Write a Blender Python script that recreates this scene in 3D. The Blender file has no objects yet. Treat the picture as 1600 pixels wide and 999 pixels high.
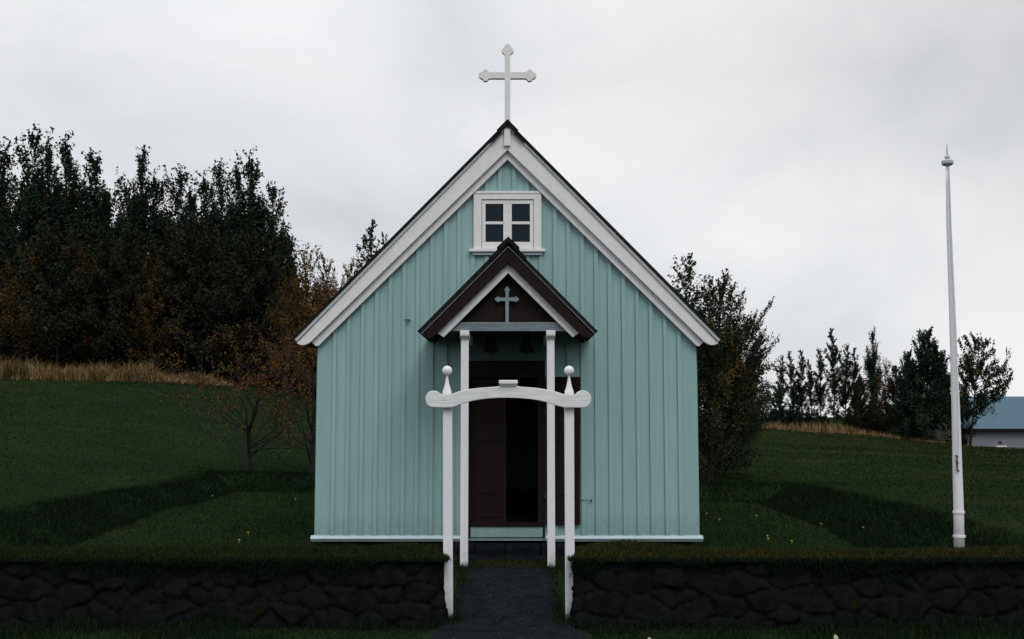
import bpy, bmesh, math, random
import numpy as np
from mathutils import Vector
sc = bpy.context.scene
C = sc.collection
R = math.radians

# ------------------------------------------------------------------ camera
F = 1700.0; CZ = 1.95; TH = math.atan(150.5/F)
cam = bpy.data.cameras.new('camera'); camo = bpy.data.objects.new('camera', cam); C.objects.link(camo)
cam.sensor_width = 36; cam.sensor_fit = 'HORIZONTAL'; cam.lens = F/1600*36
cam.clip_end = 6000; cam.clip_start = 0.05
camo.location = (0, 0, CZ); camo.rotation_euler = (R(90)+TH, 0, 0)
sc.camera = camo
cs, sn = math.cos(TH), math.sin(TH)
def P(px, py, Y):
    a = (px-800)/F; b = (499.5-py)/F
    t = Y/(cs-b*sn)
    return Vector((a*t, Y, CZ+(sn+b*cs)*t))

# ------------------------------------------------------------------ light and sky
SUN_EL, SUN_AZ = 48, 162          # azimuth measured clockwise from +Y: behind the camera
w = bpy.data.worlds.new("World"); sc.world = w; w.use_nodes = True
nt = w.node_tree; nt.nodes.clear(); N = nt.nodes.new; L = nt.links.new
out = N('ShaderNodeOutputWorld'); bg = N('ShaderNodeBackground'); bg.inputs['Strength'].default_value = 0.1
sky = N('ShaderNodeTexSky'); sky.sky_type = 'NISHITA'; sky.sun_disc = False
sky.sun_elevation = R(SUN_EL); sky.sun_rotation = R(SUN_AZ)
tc = N('ShaderNodeTexCoord'); mp = N('ShaderNodeMapping'); mp.inputs['Scale'].default_value = (1, 1, 1.35); mp.inputs['Location'].default_value = (3.1, 0.4, 0.7)
L(tc.outputs['Generated'], mp.inputs['Vector'])
n1 = N('ShaderNodeTexNoise'); n1.inputs['Scale'].default_value = 2.9; n1.inputs['Detail'].default_value = 6; n1.inputs['Roughness'].default_value = 0.52; n1.inputs['Distortion'].default_value = 0.35
L(mp.outputs[0], n1.inputs['Vector'])
cr = N('ShaderNodeValToRGB'); cr.color_ramp.elements[0].position = 0.30; cr.color_ramp.elements[1].position = 0.62
cr.color_ramp.elements[0].color = (6.4, 6.6, 6.95, 1); cr.color_ramp.elements[1].color = (8.75, 8.85, 8.95, 1)
L(n1.outputs['Fac'], cr.inputs[0])
# cloud layer is thinner (brighter) overhead and on the sun's side, behind the camera
sep = N('ShaderNodeSeparateXYZ'); L(tc.outputs['Generated'], sep.inputs[0])
mz = N('ShaderNodeMapRange'); mz.inputs['From Min'].default_value = 0.30; mz.inputs['From Max'].default_value = 0.9; mz.inputs['To Min'].default_value = 1.0; mz.inputs['To Max'].default_value = 2.15
L(sep.outputs['Z'], mz.inputs['Value'])
my = N('ShaderNodeMapRange'); my.inputs['From Min'].default_value = 0.4; my.inputs['From Max'].default_value = -0.7; my.inputs['To Min'].default_value = 1.0; my.inputs['To Max'].default_value = 0.85
L(sep.outputs['Y'], my.inputs['Value'])
# heavier cloud towards the upper corners, to the right most
mxx = N('ShaderNodeVectorMath'); mxx.operation = 'DOT_PRODUCT'; mxx.inputs[1].default_value = (0.5, 0.0, 1.0); L(tc.outputs['Generated'], mxx.inputs[0])
mr = N('ShaderNodeMapRange'); mr.inputs['From Min'].default_value = 0.26; mr.inputs['From Max'].default_value = 0.62; mr.inputs['To Min'].default_value = 1.02; mr.inputs['To Max'].default_value = 0.74
L(mxx.outputs['Value'], mr.inputs['Value'])
m1 = N('ShaderNodeMath'); m1.operation = 'MULTIPLY'; L(mz.outputs[0], m1.inputs[0]); L(my.outputs[0], m1.inputs[1])
m2 = N('ShaderNodeMath'); m2.operation = 'MULTIPLY'; L(m1.outputs[0], m2.inputs[0]); L(mr.outputs[0], m2.inputs[1])
vm = N('ShaderNodeVectorMath'); vm.operation = 'SCALE'; L(cr.outputs['Color'], vm.inputs[0]); L(m2.outputs[0], vm.inputs['Scale'])
mx = N('ShaderNodeMix'); mx.data_type = 'RGBA'; mx.inputs['Factor'].default_value = 0.96
L(sky.outputs[0], mx.inputs[6]); L(vm.outputs[0], mx.inputs[7])
L(mx.outputs[2], bg.inputs['Color']); L(bg.outputs[0], out.inputs['Surface'])
sl = bpy.data.lights.new('sun', 'SUN'); sl.energy = 1.3; sl.angle = R(34); sl.color = (1.0, 0.97, 0.93)
so = bpy.data.objects.new('sun', sl); C.objects.link(so)
az, el = R(SUN_AZ), R(SUN_EL)
sd = Vector((math.sin(az)*math.cos(el), math.cos(az)*math.cos(el), math.sin(el)))
so.rotation_euler = sd.to_track_quat('Z', 'Y').to_euler(); so.location = (0, -20, 30)
sc.view_settings.view_transform = 'Standard'; sc.view_settings.look = 'None'
sc.view_settings.exposure = 0; sc.view_settings.gamma = 1; sc.view_settings.use_curve_mapping = False
sc.cycles.max_bounces = 6; sc.cycles.use_denoising = True

# ------------------------------------------------------------------ materials
def mat(name, col, rough=0.7, var=None, scale=8, stretch=(1,1,1), bump=0.0, bscale=None, spots=None, spec=0.3, attr=False, board=None, metal=0):
    """procedural paint, wood, stone or plant material"""
    m = bpy.data.materials.new(name); m.use_nodes = True
    t = m.node_tree; n = t.nodes; l = t.links; b = n['Principled BSDF']
    b.inputs['Roughness'].default_value = rough; b.inputs['Specular IOR Level'].default_value = spec; b.inputs['Metallic'].default_value = metal
    co = n.new('ShaderNodeTexCoord'); mpn = n.new('ShaderNodeMapping'); mpn.inputs['Scale'].default_value = stretch
    l.new(co.outputs['Object'], mpn.inputs['Vector'])
    cur = None
    if attr:
        a = n.new('ShaderNodeAttribute'); a.attribute_name = 'Col'; cur = a.outputs['Color']
    else:
        rgb = n.new('ShaderNodeRGB'); rgb.outputs[0].default_value = (*col, 1); cur = rgb.outputs[0]
    def mixin(fac, colr):
        nonlocal cur
        x = n.new('ShaderNodeMix'); x.data_type = 'RGBA'; l.new(fac, x.inputs['Factor']); l.new(cur, x.inputs[6]); x.inputs[7].default_value = (*colr, 1); cur = x.outputs[2]
    def ramp(src, a, c):
        r = n.new('ShaderNodeMapRange'); r.inputs['From Min'].default_value = a; r.inputs['From Max'].default_value = c; l.new(src, r.inputs['Value']); return r.outputs[0]
    if var:
        no = n.new('ShaderNodeTexNoise'); no.inputs['Scale'].default_value = scale; no.inputs['Detail'].default_value = 8; no.inputs['Roughness'].default_value = 0.62
        l.new(mpn.outputs[0], no.inputs['Vector']); mixin(ramp(no.outputs['Fac'], 0.35, 0.7), var)
    if board:                                   # each board took its coat of paint a little differently
        sx = n.new('ShaderNodeSeparateXYZ'); l.new(co.outputs['Object'], sx.inputs[0])
        mm = n.new('ShaderNodeMath'); mm.operation = 'MULTIPLY_ADD'; mm.inputs[1].default_value = 1/board[0]; mm.inputs[2].default_value = board[1]; l.new(sx.outputs['X'], mm.inputs[0])
        fl = n.new('ShaderNodeMath'); fl.operation = 'FLOOR'; l.new(mm.outputs[0], fl.inputs[0])
        wn = n.new('ShaderNodeTexWhiteNoise'); wn.noise_dimensions = '1D'; l.new(fl.outputs[0], wn.inputs['W'])
        sc_ = n.new('ShaderNodeMath'); sc_.operation = 'MULTIPLY'; sc_.inputs[1].default_value = 0.8; l.new(wn.outputs['Value'], sc_.inputs[0])
        mixin(sc_.outputs[0], board[2])
        ns = n.new('ShaderNodeTexNoise'); ns.inputs['Scale'].default_value = 1.0; ns.inputs['Detail'].default_value = 5
        m2_ = n.new('ShaderNodeMapping'); m2_.inputs['Scale'].default_value = (28, 28, 0.9); l.new(co.outputs['Object'], m2_.inputs['Vector']); l.new(m2_.outputs[0], ns.inputs['Vector'])
        f2 = n.new('ShaderNodeMath'); f2.operation = 'MULTIPLY'; f2.inputs[1].default_value = 0.5; l.new(ramp(ns.outputs['Fac'], 0.45, 0.75), f2.inputs[0]); mixin(f2.outputs[0], board[3])
    if spots:                                   # chips where the paint has come off
        so_ = n.new('ShaderNodeTexNoise'); so_.inputs['Scale'].default_value = spots[0]; so_.inputs['Detail'].default_value = 4; so_.inputs['Roughness'].default_value = 0.7
        l.new(mpn.outputs[0], so_.inputs['Vector']); mixin(ramp(so_.outputs['Fac'], spots[1], spots[1]+0.03), spots[2])
    l.new(cur, b.inputs['Base Color'])
    if bump:
        nb = n.new('ShaderNodeTexNoise'); nb.inputs['Scale'].default_value = bscale or scale*2; nb.inputs['Detail'].default_value = 6
        l.new(mpn.outputs[0], nb.inputs['Vector'])
        bp = n.new('ShaderNodeBump'); bp.inputs['Strength'].default_value = 0.6; bp.inputs['Distance'].default_value = bump
        l.new(nb.outputs['Fac'], bp.inputs['Height']); l.new(bp.outputs[0], b.inputs['Normal'])
    return m
M = {}
M['mint'] = mat('mint_paint', (.29,.445,.445), .62, (.255,.395,.40), 3, (3,3,.6), bump=.0015, bscale=30, spots=(26, .715, (.13,.18,.18)), board=(.1834, .5, (.24,.385,.39), (.215,.335,.34)))
M['dark_teal'] = mat('porch_shade_teal', (.10,.165,.17), .7, (.08,.13,.135), 4, spec=.1)  # teal darkened to carry the porch shade above the door
M['white'] = mat('white_paint', (.74,.735,.745), .55, (.66,.655,.665), 6, (2,2,2), bump=.0015, bscale=25, spots=(14, .72, (.22,.22,.22)))
M['white_grain'] = mat('white_paint_on_weathered_plank', (.74,.75,.76), .6, (.56,.58,.60), 2.2, (2,2,30), bump=.006, bscale=3.5, spots=(4.2, .63, (.36,.38,.39)))
M['white_post'] = mat('white_post_paint', (.73,.74,.78), .55, (.66,.66,.69), 5, (14,14,1.5), bump=.001, bscale=6, spots=(5, .74, (.2,.2,.2)))
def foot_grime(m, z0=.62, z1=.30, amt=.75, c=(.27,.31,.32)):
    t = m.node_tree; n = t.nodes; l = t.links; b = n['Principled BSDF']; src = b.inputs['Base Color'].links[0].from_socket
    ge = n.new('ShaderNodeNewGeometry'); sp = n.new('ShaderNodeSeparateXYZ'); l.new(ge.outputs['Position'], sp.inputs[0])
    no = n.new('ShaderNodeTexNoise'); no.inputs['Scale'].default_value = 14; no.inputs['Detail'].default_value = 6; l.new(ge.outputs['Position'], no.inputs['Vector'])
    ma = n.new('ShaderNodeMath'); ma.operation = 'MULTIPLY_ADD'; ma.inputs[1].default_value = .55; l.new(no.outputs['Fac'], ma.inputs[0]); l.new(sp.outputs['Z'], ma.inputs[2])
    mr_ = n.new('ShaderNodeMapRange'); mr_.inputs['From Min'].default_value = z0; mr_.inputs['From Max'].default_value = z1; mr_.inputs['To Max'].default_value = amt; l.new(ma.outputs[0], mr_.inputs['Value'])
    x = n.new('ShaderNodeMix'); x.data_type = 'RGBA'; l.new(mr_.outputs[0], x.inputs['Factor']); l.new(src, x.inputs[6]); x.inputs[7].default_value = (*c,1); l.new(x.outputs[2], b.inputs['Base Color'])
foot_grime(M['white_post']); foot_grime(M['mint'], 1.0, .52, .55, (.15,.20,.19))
M['greyed_white'] = mat('shaded_moulding_paint', (.48,.52,.53), .6, (.42,.46,.47), 8, bump=.001)  # white greyed: the eave moulding's shade is put into the colour
M['sill_blue'] = mat('pale_blue_sill_paint', (.44,.54,.59), .55, (.36,.46,.50), 5, bump=.001, spots=(8, .70, (.2,.25,.26)))
M['tar'] = mat('tarred_roof', (.010,.010,.011), .9, (.018,.018,.019), 12, bump=.004, spec=.06)
M['brown'] = mat('dark_brown_stain', (.014,.0105,.010), .7, (.019,.014,.013), 9, (1,1,1), bump=.001, spec=.06)
M['door'] = mat('door_brown_paint', (.017,.0105,.0095), .6, (.013,.0085,.008), 5, (6,6,.8), bump=.001, spec=.06)
M['grey_wood'] = mat('weathered_grey_wood', (.20,.245,.27), .75, (.08,.105,.12), 3, (2,2,22), bump=.003, bscale=4)
M['blue_cross'] = mat('grey_blue_paint', (.20,.28,.31), .6, (.15,.21,.24), 10)
M['bell'] = mat('dark_bell_bronze', (.010,.010,.009), .7, (.007,.008,.008), 6, spec=.08)
M['iron'] = mat('rusted_iron', (.045,.04,.038), .7, (.08,.045,.03), 30)
M['stone'] = mat('dark_basalt', (.0045,.0055,.0060), .95, (.0095,.0110,.0118), 7, bump=.014, bscale=26, spots=(5, .60, (.008,.0085,.004)), spec=0)
M['step'] = mat('wet_dark_step_stone', (.005,.0065,.008), .95, (.009,.011,.013), 6, bump=.012, bscale=20, spec=.04)
M['bark'] = mat('bark', (.017,.0155,.014), .9, (.010,.0095,.009), 9, (1,1,.4), bump=.01)
M['bark_pale'] = mat('pale_bark', (.11,.10,.095), .9, (.05,.045,.04), 4, bump=.01)
M['leaf'] = mat('leaves', (0,0,0), .8, spec=.02, attr=True)
M['blade'] = mat('grass_blades', (0,0,0), .9, spec=0, attr=True)
M['turf'] = mat('turf', (.012,.02,.0085), .95, (.022,.030,.012), 6, bump=.03, bscale=25, spec=0)
M['cap_turf'] = mat('cap_turf', (.014,.019,.010), .95, (.026,.027,.010), 9, bump=.03, bscale=25, spec=0)
M['path'] = mat('dark_gravel', (.0085,.0110,.0145), .95, (.0170,.0205,.025), 5, bump=.025, bscale=60, spots=(4, .6, (.007,.010,.005)), spec=0)
M['house_wall'] = mat('grey_weatherboard', (.18,.195,.225), .6, (.16,.17,.20), 3)
M['house_roof'] = mat('blue_corrugated_roof', (.055,.115,.155), .5, (.068,.135,.18), 2)
M['inside'] = mat('dim_interior_boards', (.03,.028,.026), .8, (.02,.02,.02), 5, spec=.05)
M['yellow'] = mat('yellow_petals', (.35,.28,.03), .8)
M['pale_leaf'] = mat('pale_fallen_leaf', (.30,.30,.20), .8)
g = bpy.data.materials.new('window_glass'); g.use_nodes = True; b = g.node_tree.nodes['Principled BSDF']
b.inputs['Base Color'].default_value = (.007,.015,.023,1); b.inputs['Roughness'].default_value = .15; b.inputs['Specular IOR Level'].default_value = .16
M['glass'] = g
def even_blades(name, k):
    m = M['blade'].copy(); m.name = name; t = m.node_tree; n = t.nodes; l = t.links; b = n['Principled BSDF']
    ge = n.new('ShaderNodeNewGeometry'); ad = n.new('ShaderNodeVectorMath'); ad.inputs[1].default_value = (0,0,k); l.new(ge.outputs['Normal'], ad.inputs[0])
    no = n.new('ShaderNodeVectorMath'); no.operation = 'NORMALIZE'; l.new(ad.outputs[0], no.inputs[0]); l.new(no.outputs[0], b.inputs['Normal']); return m
M['lawn_blade'] = even_blades('lawn_blades', 2.2)
M['bank_blade'] = even_blades('bank_blades', .25)
_m = M['leaf']; _t = _m.node_tree; _g = _t.nodes.new('ShaderNodeNewGeometry'); _a = _t.nodes.new('ShaderNodeVectorMath'); _a.inputs[1].default_value = (0,0,.8); _t.links.new(_g.outputs['Normal'], _a.inputs[0])
_n = _t.nodes.new('ShaderNodeVectorMath'); _n.operation = 'NORMALIZE'; _t.links.new(_a.outputs[0], _n.inputs[0]); _t.links.new(_n.outputs[0], _t.nodes['Principled BSDF'].inputs['Normal'])
# ground sheet: lawn with paler worn streaks
def ground_mat():
    m = bpy.data.materials.new('lawn_ground'); m.use_nodes = True; t = m.node_tree; n = t.nodes; l = t.links; b = n['Principled BSDF']
    b.inputs['Roughness'].default_value = 1; b.inputs['Specular IOR Level'].default_value = 0
    co = n.new('ShaderNodeTexCoord')
    def noise(scale, stretch, det=6):
        mpn = n.new('ShaderNodeMapping'); mpn.inputs['Scale'].default_value = stretch; l.new(co.outputs['Object'], mpn.inputs['Vector'])
        no = n.new('ShaderNodeTexNoise'); no.inputs['Scale'].default_value = scale; no.inputs['Detail'].default_value = det; l.new(mpn.outputs[0], no.inputs['Vector']); return no.outputs['Fac']
    def mp_(src, a, c):
        r = n.new('ShaderNodeMapRange'); r.inputs['From Min'].default_value = a; r.inputs['From Max'].default_value = c; l.new(src, r.inputs['Value']); return r.outputs[0]
    x = n.new('ShaderNodeMix'); x.data_type = 'RGBA'; l.new(mp_(noise(.5,(1,1,1)), .35, .65), x.inputs['Factor']); x.inputs[6].default_value = (.0105,.0200,.0092,1); x.inputs[7].default_value = (.0140,.0250,.0100,1)
    y = n.new('ShaderNodeMix'); y.data_type = 'RGBA'; l.new(mp_(noise(1.2,(.5,1.0,1)), .62, .72), y.inputs['Factor']); l.new(x.outputs[2], y.inputs[6]); y.inputs[7].default_value = (.024,.029,.010,1)
    l.new(y.outputs[2], b.inputs['Base Color'])
    bp = n.new('ShaderNodeBump'); bp.inputs['Strength'].default_value = .6; bp.inputs['Distance'].default_value = .02; l.new(noise(9,(1,1,1),8), bp.inputs['Height']); l.new(bp.outputs[0], b.inputs['Normal'])
    return m
M['ground'] = ground_mat()

# ------------------------------------------------------------------ helpers
def tag(o, label=None, cat=None, group=None, kind=None):
    if label: o['label'] = label
    if cat: o['category'] = cat
    if group: o['group'] = group
    if kind: o['kind'] = kind
    return o
def wloc(o):
    v = Vector((0,0,0))
    while o: v = v + Vector(o.location); o = o.parent
    return v
def empty(name, loc, label=None, cat=None, group=None):
    o = bpy.data.objects.new(name, None); C.objects.link(o); o.location = loc; o.empty_display_size = .2
    return tag(o, label, cat, group)
def raw(name, V, Fc, m, parent=None, col=None, smooth=False, origin=None):
    """numpy vertices (n,3) and equal sized faces (k,s) to a mesh object; V in world space"""
    V = np.asarray(V, dtype=np.float32); Fc = np.asarray(Fc, dtype=np.int32)
    off = np.array(wloc(parent) if parent else (origin if origin is not None else (0,0,0)), dtype=np.float32)
    me = bpy.data.meshes.new(name); k, s = Fc.shape
    me.vertices.add(len(V)); me.vertices.foreach_set('co', (V-off).ravel())
    me.loops.add(k*s); me.loops.foreach_set('vertex_index', Fc.ravel())
    me.polygons.add(k); me.polygons.foreach_set('loop_start', np.arange(0, k*s, s, dtype=np.int32)); me.polygons.foreach_set('loop_total', np.full(k, s, dtype=np.int32))
    me.update(calc_edges=True); me.validate()
    if col is not None:
        a = me.color_attributes.new('Col', 'FLOAT_COLOR', 'POINT'); c4 = np.ones((len(V),4), dtype=np.float32); c4[:, :3] = col; a.data.foreach_set('color', c4.ravel())
    if smooth: me.polygons.foreach_set('use_smooth', np.ones(k, dtype=bool))
    me.materials.append(m)
    o = bpy.data.objects.new(name, me); C.objects.link(o)
    if parent: o.parent = parent
    elif origin is not None: o.location = origin
    return o
class MB:
    def __init__(s): s.bm = bmesh.new()
    def box(s, x0, x1, y0, y1, z0, z1):
        vs = [s.bm.verts.new((x,y,z)) for x in (x0,x1) for y in (y0,y1) for z in (z0,z1)]
        for f in ((0,1,3,2),(4,6,7,5),(0,4,5,1),(2,3,7,6),(0,2,6,4),(1,5,7,3)): s.bm.faces.new([vs[i] for i in f])
        return s
    def prism(s, pts, y0, y1):                   # outline in the XZ plane, extruded along Y
        a = [s.bm.verts.new((p[0], y0, p[1])) for p in pts]; c = [s.bm.verts.new((p[0], y1, p[1])) for p in pts]; n = len(pts)
        s.bm.faces.new(a); s.bm.faces.new(c[::-1])
        for i in range(n): s.bm.faces.new((a[i], a[(i+1)%n], c[(i+1)%n], c[i]))
        return s
    def pix(s, pts, Y, d):                       # outline measured in the photograph on the plane at depth Y
        return s.prism([(P(x,y,Y).x, P(x,y,Y).z) for x, y in pts], Y, Y+d)
    def tube(s, pts, rs, n=10, cap=True):
        rings = []; pts = [Vector(p) for p in pts]
        for i, p in enumerate(pts):
            d = (pts[min(i+1,len(pts)-1)]-pts[max(i-1,0)]).normalized()
            u = d.orthogonal().normalized(); v = d.cross(u)
            if i: u = (pu - d*pu.dot(d)).normalized(); v = d.cross(u)
            pu = u; r = rs[i] if hasattr(rs,'__len__') else rs
            rings.append([s.bm.verts.new(p+(u*math.cos(2*math.pi*k/n)+v*math.sin(2*math.pi*k/n))*r) for k in range(n)])
        for a, c in zip(rings, rings[1:]):
            for k in range(n): s.bm.faces.new((a[k],a[(k+1)%n],c[(k+1)%n],c[k]))
        if cap: s.bm.faces.new(rings[0][::-1]); s.bm.faces.new(rings[-1])
        return s
    def lathe(s, c, prof, n=24):                 # prof: (radius, z)
        rings = []
        for r, z in prof:
            rings.append([s.bm.verts.new((c[0]+max(r,1e-4)*math.cos(2*math.pi*k/n), c[1]+max(r,1e-4)*math.sin(2*math.pi*k/n), z)) for k in range(n)])
        for a, b_ in zip(rings, rings[1:]):
            for k in range(n): s.bm.faces.new((a[k],a[(k+1)%n],b_[(k+1)%n],b_[k]))
        s.bm.faces.new(rings[0][::-1]); s.bm.faces.new(rings[-1]); return s
    def build(s, name, m, parent=None, bevel=0, smooth=False, origin=None):
        off = wloc(parent) if parent else Vector(origin or (0,0,0))
        bmesh.ops.recalc_face_normals(s.bm, faces=s.bm.faces)
        for v in s.bm.verts: v.co -= off
        me = bpy.data.meshes.new(name); s.bm.to_mesh(me); s.bm.free(); me.materials.append(m)
        if smooth:
            for p in me.polygons: p.use_smooth = True
        o = bpy.data.objects.new(name, me); C.objects.link(o)
        if parent: o.parent = parent
        elif origin: o.location = origin
        if bevel:
            bv = o.modifiers.new('bevel', 'BEVEL'); bv.width = bevel; bv.segments = 2; bv.limit_method = 'ANGLE'; bv.angle_limit = R(40); bv.harden_normals = False
        return o
def vnoise(x, y, seed=0):
    """smooth value noise in numpy, 0..1"""
    x = np.asarray(x, float); y = np.asarray(y, float); xi = np.floor(x); yi = np.floor(y); fx = x-xi; fy = y-yi
    def h(a, b_):
        v = np.sin(a*127.1+b_*311.7+seed*74.7)*43758.5453; return v-np.floor(v)
    fx = fx*fx*(3-2*fx); fy = fy*fy*(3-2*fy)
    return (h(xi,yi)*(1-fx)+h(xi+1,yi)*fx)*(1-fy)+(h(xi,yi+1)*(1-fx)+h(xi+1,yi+1)*fx)*fy
def fbm(x, y, seed=0, o=4):
    r = 0; a = .5
    for i in range(o): r = r+a*vnoise(x*2**i, y*2**i, seed+i); a *= .5
    return r/(1-.5**o)
sstep = lambda t: (lambda q: q*q*(3-2*q))(np.clip(t, 0, 1))

# ------------------------------------------------------------------ terrain
YARD = .2
# foot of the banks round the churchyard
POLY = [(-6.35,10.6), (-6.4,18.5), (-7.1,25.8), (5.6,22.0), (5.0,17.0), (5.0,10.6)]
def sdist(x, y):
    """distance outside the yard outline (negative inside), front side ignored"""
    d = np.full(np.shape(x), -1e9)
    for (ax,ay),(bx,by) in zip(POLY, POLY[1:]):
        ex, ey = bx-ax, by-ay; ln = math.hypot(ex, ey); nx, ny = -ey/ln, ex/ln
        d = np.maximum(d, (x-ax)*nx+(y-ay)*ny)
    return d
UE = [-3, -.47, -.276, -.1, .1, .235, .265, .318, .365, .41, .47, 3]
ZE = [3.6, 3.5, 3.25, 2.6, 1.9, 1.25, 1.08, .95, .70, .52, .40, .2]
YE = [45, 45, 45, 48, 52, 58, 58, 57, 55, 53, 50, 50]
def height(x, y):
    x = np.asarray(x, float); y = np.asarray(y, float)
    yy = np.maximum(y, 1.0); u = x/yy
    ze = np.interp(u, UE, ZE); ye = np.interp(u, UE, YE)
    y0 = np.interp(u, [-.6,-.27,0,.25,.5], [12,26,24,22,12])
    t = (y-y0)/(ye-y0)
    zb_ = np.interp(y, [12,24], [.58,.45])
    zo = zb_+(ze-zb_)*np.clip(t,0,1)**1.15
    fall = np.interp(u, [-.5,-.1,.15,.3,.6], [.02,.0,-.06,-.10,-.08])
    zo = zo+np.clip(fall*np.clip(y-ye,0,60), -2.2, 2)
    zo = zo+(fbm(x*.13, y*.13, 5)-.5)*.16*sstep((y-24)/15)
    d = sdist(x, y)
    wob = (fbm(x*.7, y*.7, 9)-.5)*.3
    bank = sstep((d+wob*.5)/.72)
    yard = YARD+(fbm(x*.5, y*.5, 3)-.5)*.05
    z = yard+(zo-yard)*bank
    z = z+.075*np.exp(-((d-.95)/.3)**2)*(bank>0)*sstep((y-11.0)/1.0)          # rounded crest
    z = z+50*sstep((-14-y)/52)*(.8+.4*fbm(x*.02, y*.02, 90))      # unseen rise added behind the camera to block the low sky
    # open ground in front of the stone wall
    fr = sstep((y-10.45)/.35)
    inside = sstep((.66-np.abs(x+.04))/.08)                      # the path climbs through the gateway
    front = -.02+(fbm(x*1.3, y*1.3, 7)-.5)*.05
    z = front*(1-fr)+z*fr
    pz = np.interp(y, [8, 10.3, 13.0, 13.6], [-.05, .0, .150, .17])
    near = inside*sstep((13.6-y)/.5)
    return z*(1-near)+pz*near
xs = np.concatenate([-np.geomspace(12.5, 900, 50)[::-1], np.arange(-12.4, 12.41, .13), np.geomspace(12.5, 900, 50)])
ys = np.concatenate([-np.geomspace(4, 300, 12)[::-1], np.arange(-3, 9, .6), np.arange(9, 28, .13), np.geomspace(28.2, 2500, 95)])
X, Y = np.meshgrid(xs, ys); Z = height(X, Y)
V = np.stack([X, Y, Z], -1).reshape(-1, 3); nx_, ny_ = len(xs), len(ys)
idx = np.arange(nx_*ny_).reshape(ny_, nx_)
Fq = np.stack([idx[:-1,:-1], idx[:-1,1:], idx[1:,1:], idx[1:,:-1]], -1).reshape(-1, 4)
tag(raw('ground', V, Fq, M['ground'], smooth=True), kind='structure')
# gravel path through the gate
px_ = np.linspace(0, 1, 26); py_ = np.linspace(8.2, 13.3, 90)
PX, PY = np.meshgrid(px_, py_)
hw = .62+(fbm(PY*2.2, PY*0+1, 21)-.5)*.16; hw2 = .62+(fbm(PY*2.2, PY*0+5, 23)-.5)*.16
flare = np.interp(PY, [8.2, 9.9, 10.4], [.28, .1, 0]); XX = -.04-(hw+flare)+(hw+hw2+2*flare)*PX
ZZ = height(XX, PY)+.012+.010*fbm(XX*9, PY*9, 2)-.03*((PX<.01)|(PX>.99))
idp = np.arange(PX.size).reshape(PX.shape)
tag(raw('path', np.stack([XX,PY,ZZ],-1).reshape(-1,3), np.stack([idp[:-1,:-1], idp[:-1,1:], idp[1:,1:], idp[1:,:-1]],-1).reshape(-1,4), M['path'], smooth=True), kind='structure')

# ------------------------------------------------------------------ the church
YW = 14.3; CX = 792.5
church = empty('church', (P(CX,845,YW).x, YW, .30), 'small mint green wooden church with white gable boards and a cross on its ridge', 'church')
def px(x, y, Yd): v = P(x, y, Yd); return v.x, v.z
XL, XR = P(492, 845, YW).x, P(1092, 845, YW).x
ZB = P(800, 845, YW).z                        # bottom of the boards
ZE_ = P(497, 541, YW).z                       # wall height at the corner
XC = P(793, 300, YW).x; ZA = P(793, 215, YW).z
ZDT = P(800, 585, YW).z                       # top of the door hole
DL, DR = P(733, 700, YW).x, P(848, 700, YW).x
slope = (ZA-ZE_-.33)/(XC-XL)
topz = lambda x: ZA-.02-abs(x-XC)*(ZA-.02-ZE_-.02)/(XC-XL)
YB = 21.4
mb = MB()
mb.prism([(XL,ZB),(DL,ZB),(DL,topz(DL)),(XL,topz(XL))], YW, YW+.1)
mb.prism([(DR,ZB),(XR,ZB),(XR,topz(XR)),(DR,topz(DR))], YW, YW+.1)
mb.prism([(DL,ZDT),(DR,ZDT),(DR,topz(DR)),(XC,topz(XC)),(DL,topz(DL))], YW, YW+.1)
mb.prism([(DL,ZB),(DR,ZB),(DR,P(800,824,YW).z),(DL,P(800,824,YW).z)], YW, YW+.1)
mb.box(XL, XL+.1, YW+.1, YB, ZB, ZE_+.02); mb.box(XR-.1, XR, YW+.1, YB, ZB, ZE_+.02)
mb.prism([(XL,ZB),(XR,ZB),(XR,topz(XR)),(XC,topz(XC)),(XL,topz(XL))], YB, YB+.1)
ZS = P(800, 838.5, YW).z
zw0, zw1 = P(800,396,YW).z, P(800,300,YW).z; xw0, xw1 = P(739,350,YW).x, P(848,350,YW).x
rng = random.Random(4)
for k in range(26):
    pxk = 519.5+21.8*k; x = P(pxk, 842, YW).x; hw_ = .0255+rng.uniform(-.002,.002); x += rng.uniform(-.004,.004)
    zt = topz(x)-.02; zb = ZS
    if 728 < pxk < 853: zb = P(800,562,YW).z
    if xw0 < x < xw1:
        if zt > zw1: mb.box(x-hw_, x+hw_, YW-.027, YW+.002, zw1, zt)
        zt = zw0
    mb.box(x-hw_, x+hw_, YW-.027, YW+.002, zb, zt)
y = YW+.12
while y < YB:
    mb.box(XL-.027, XL+.002, y-.025, y+.025, ZS, ZE_); mb.box(XR-.002, XR+.027, y-.025, y+.025, ZS, ZE_); y += .183
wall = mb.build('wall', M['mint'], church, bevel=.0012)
# plinth under it
mb = MB(); zf = .0
mb.box(XL+.08, XR-.08, YW+.03, YB+.05, zf, ZB-.03); mb.build('foundation', M['stone'], church)
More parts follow.
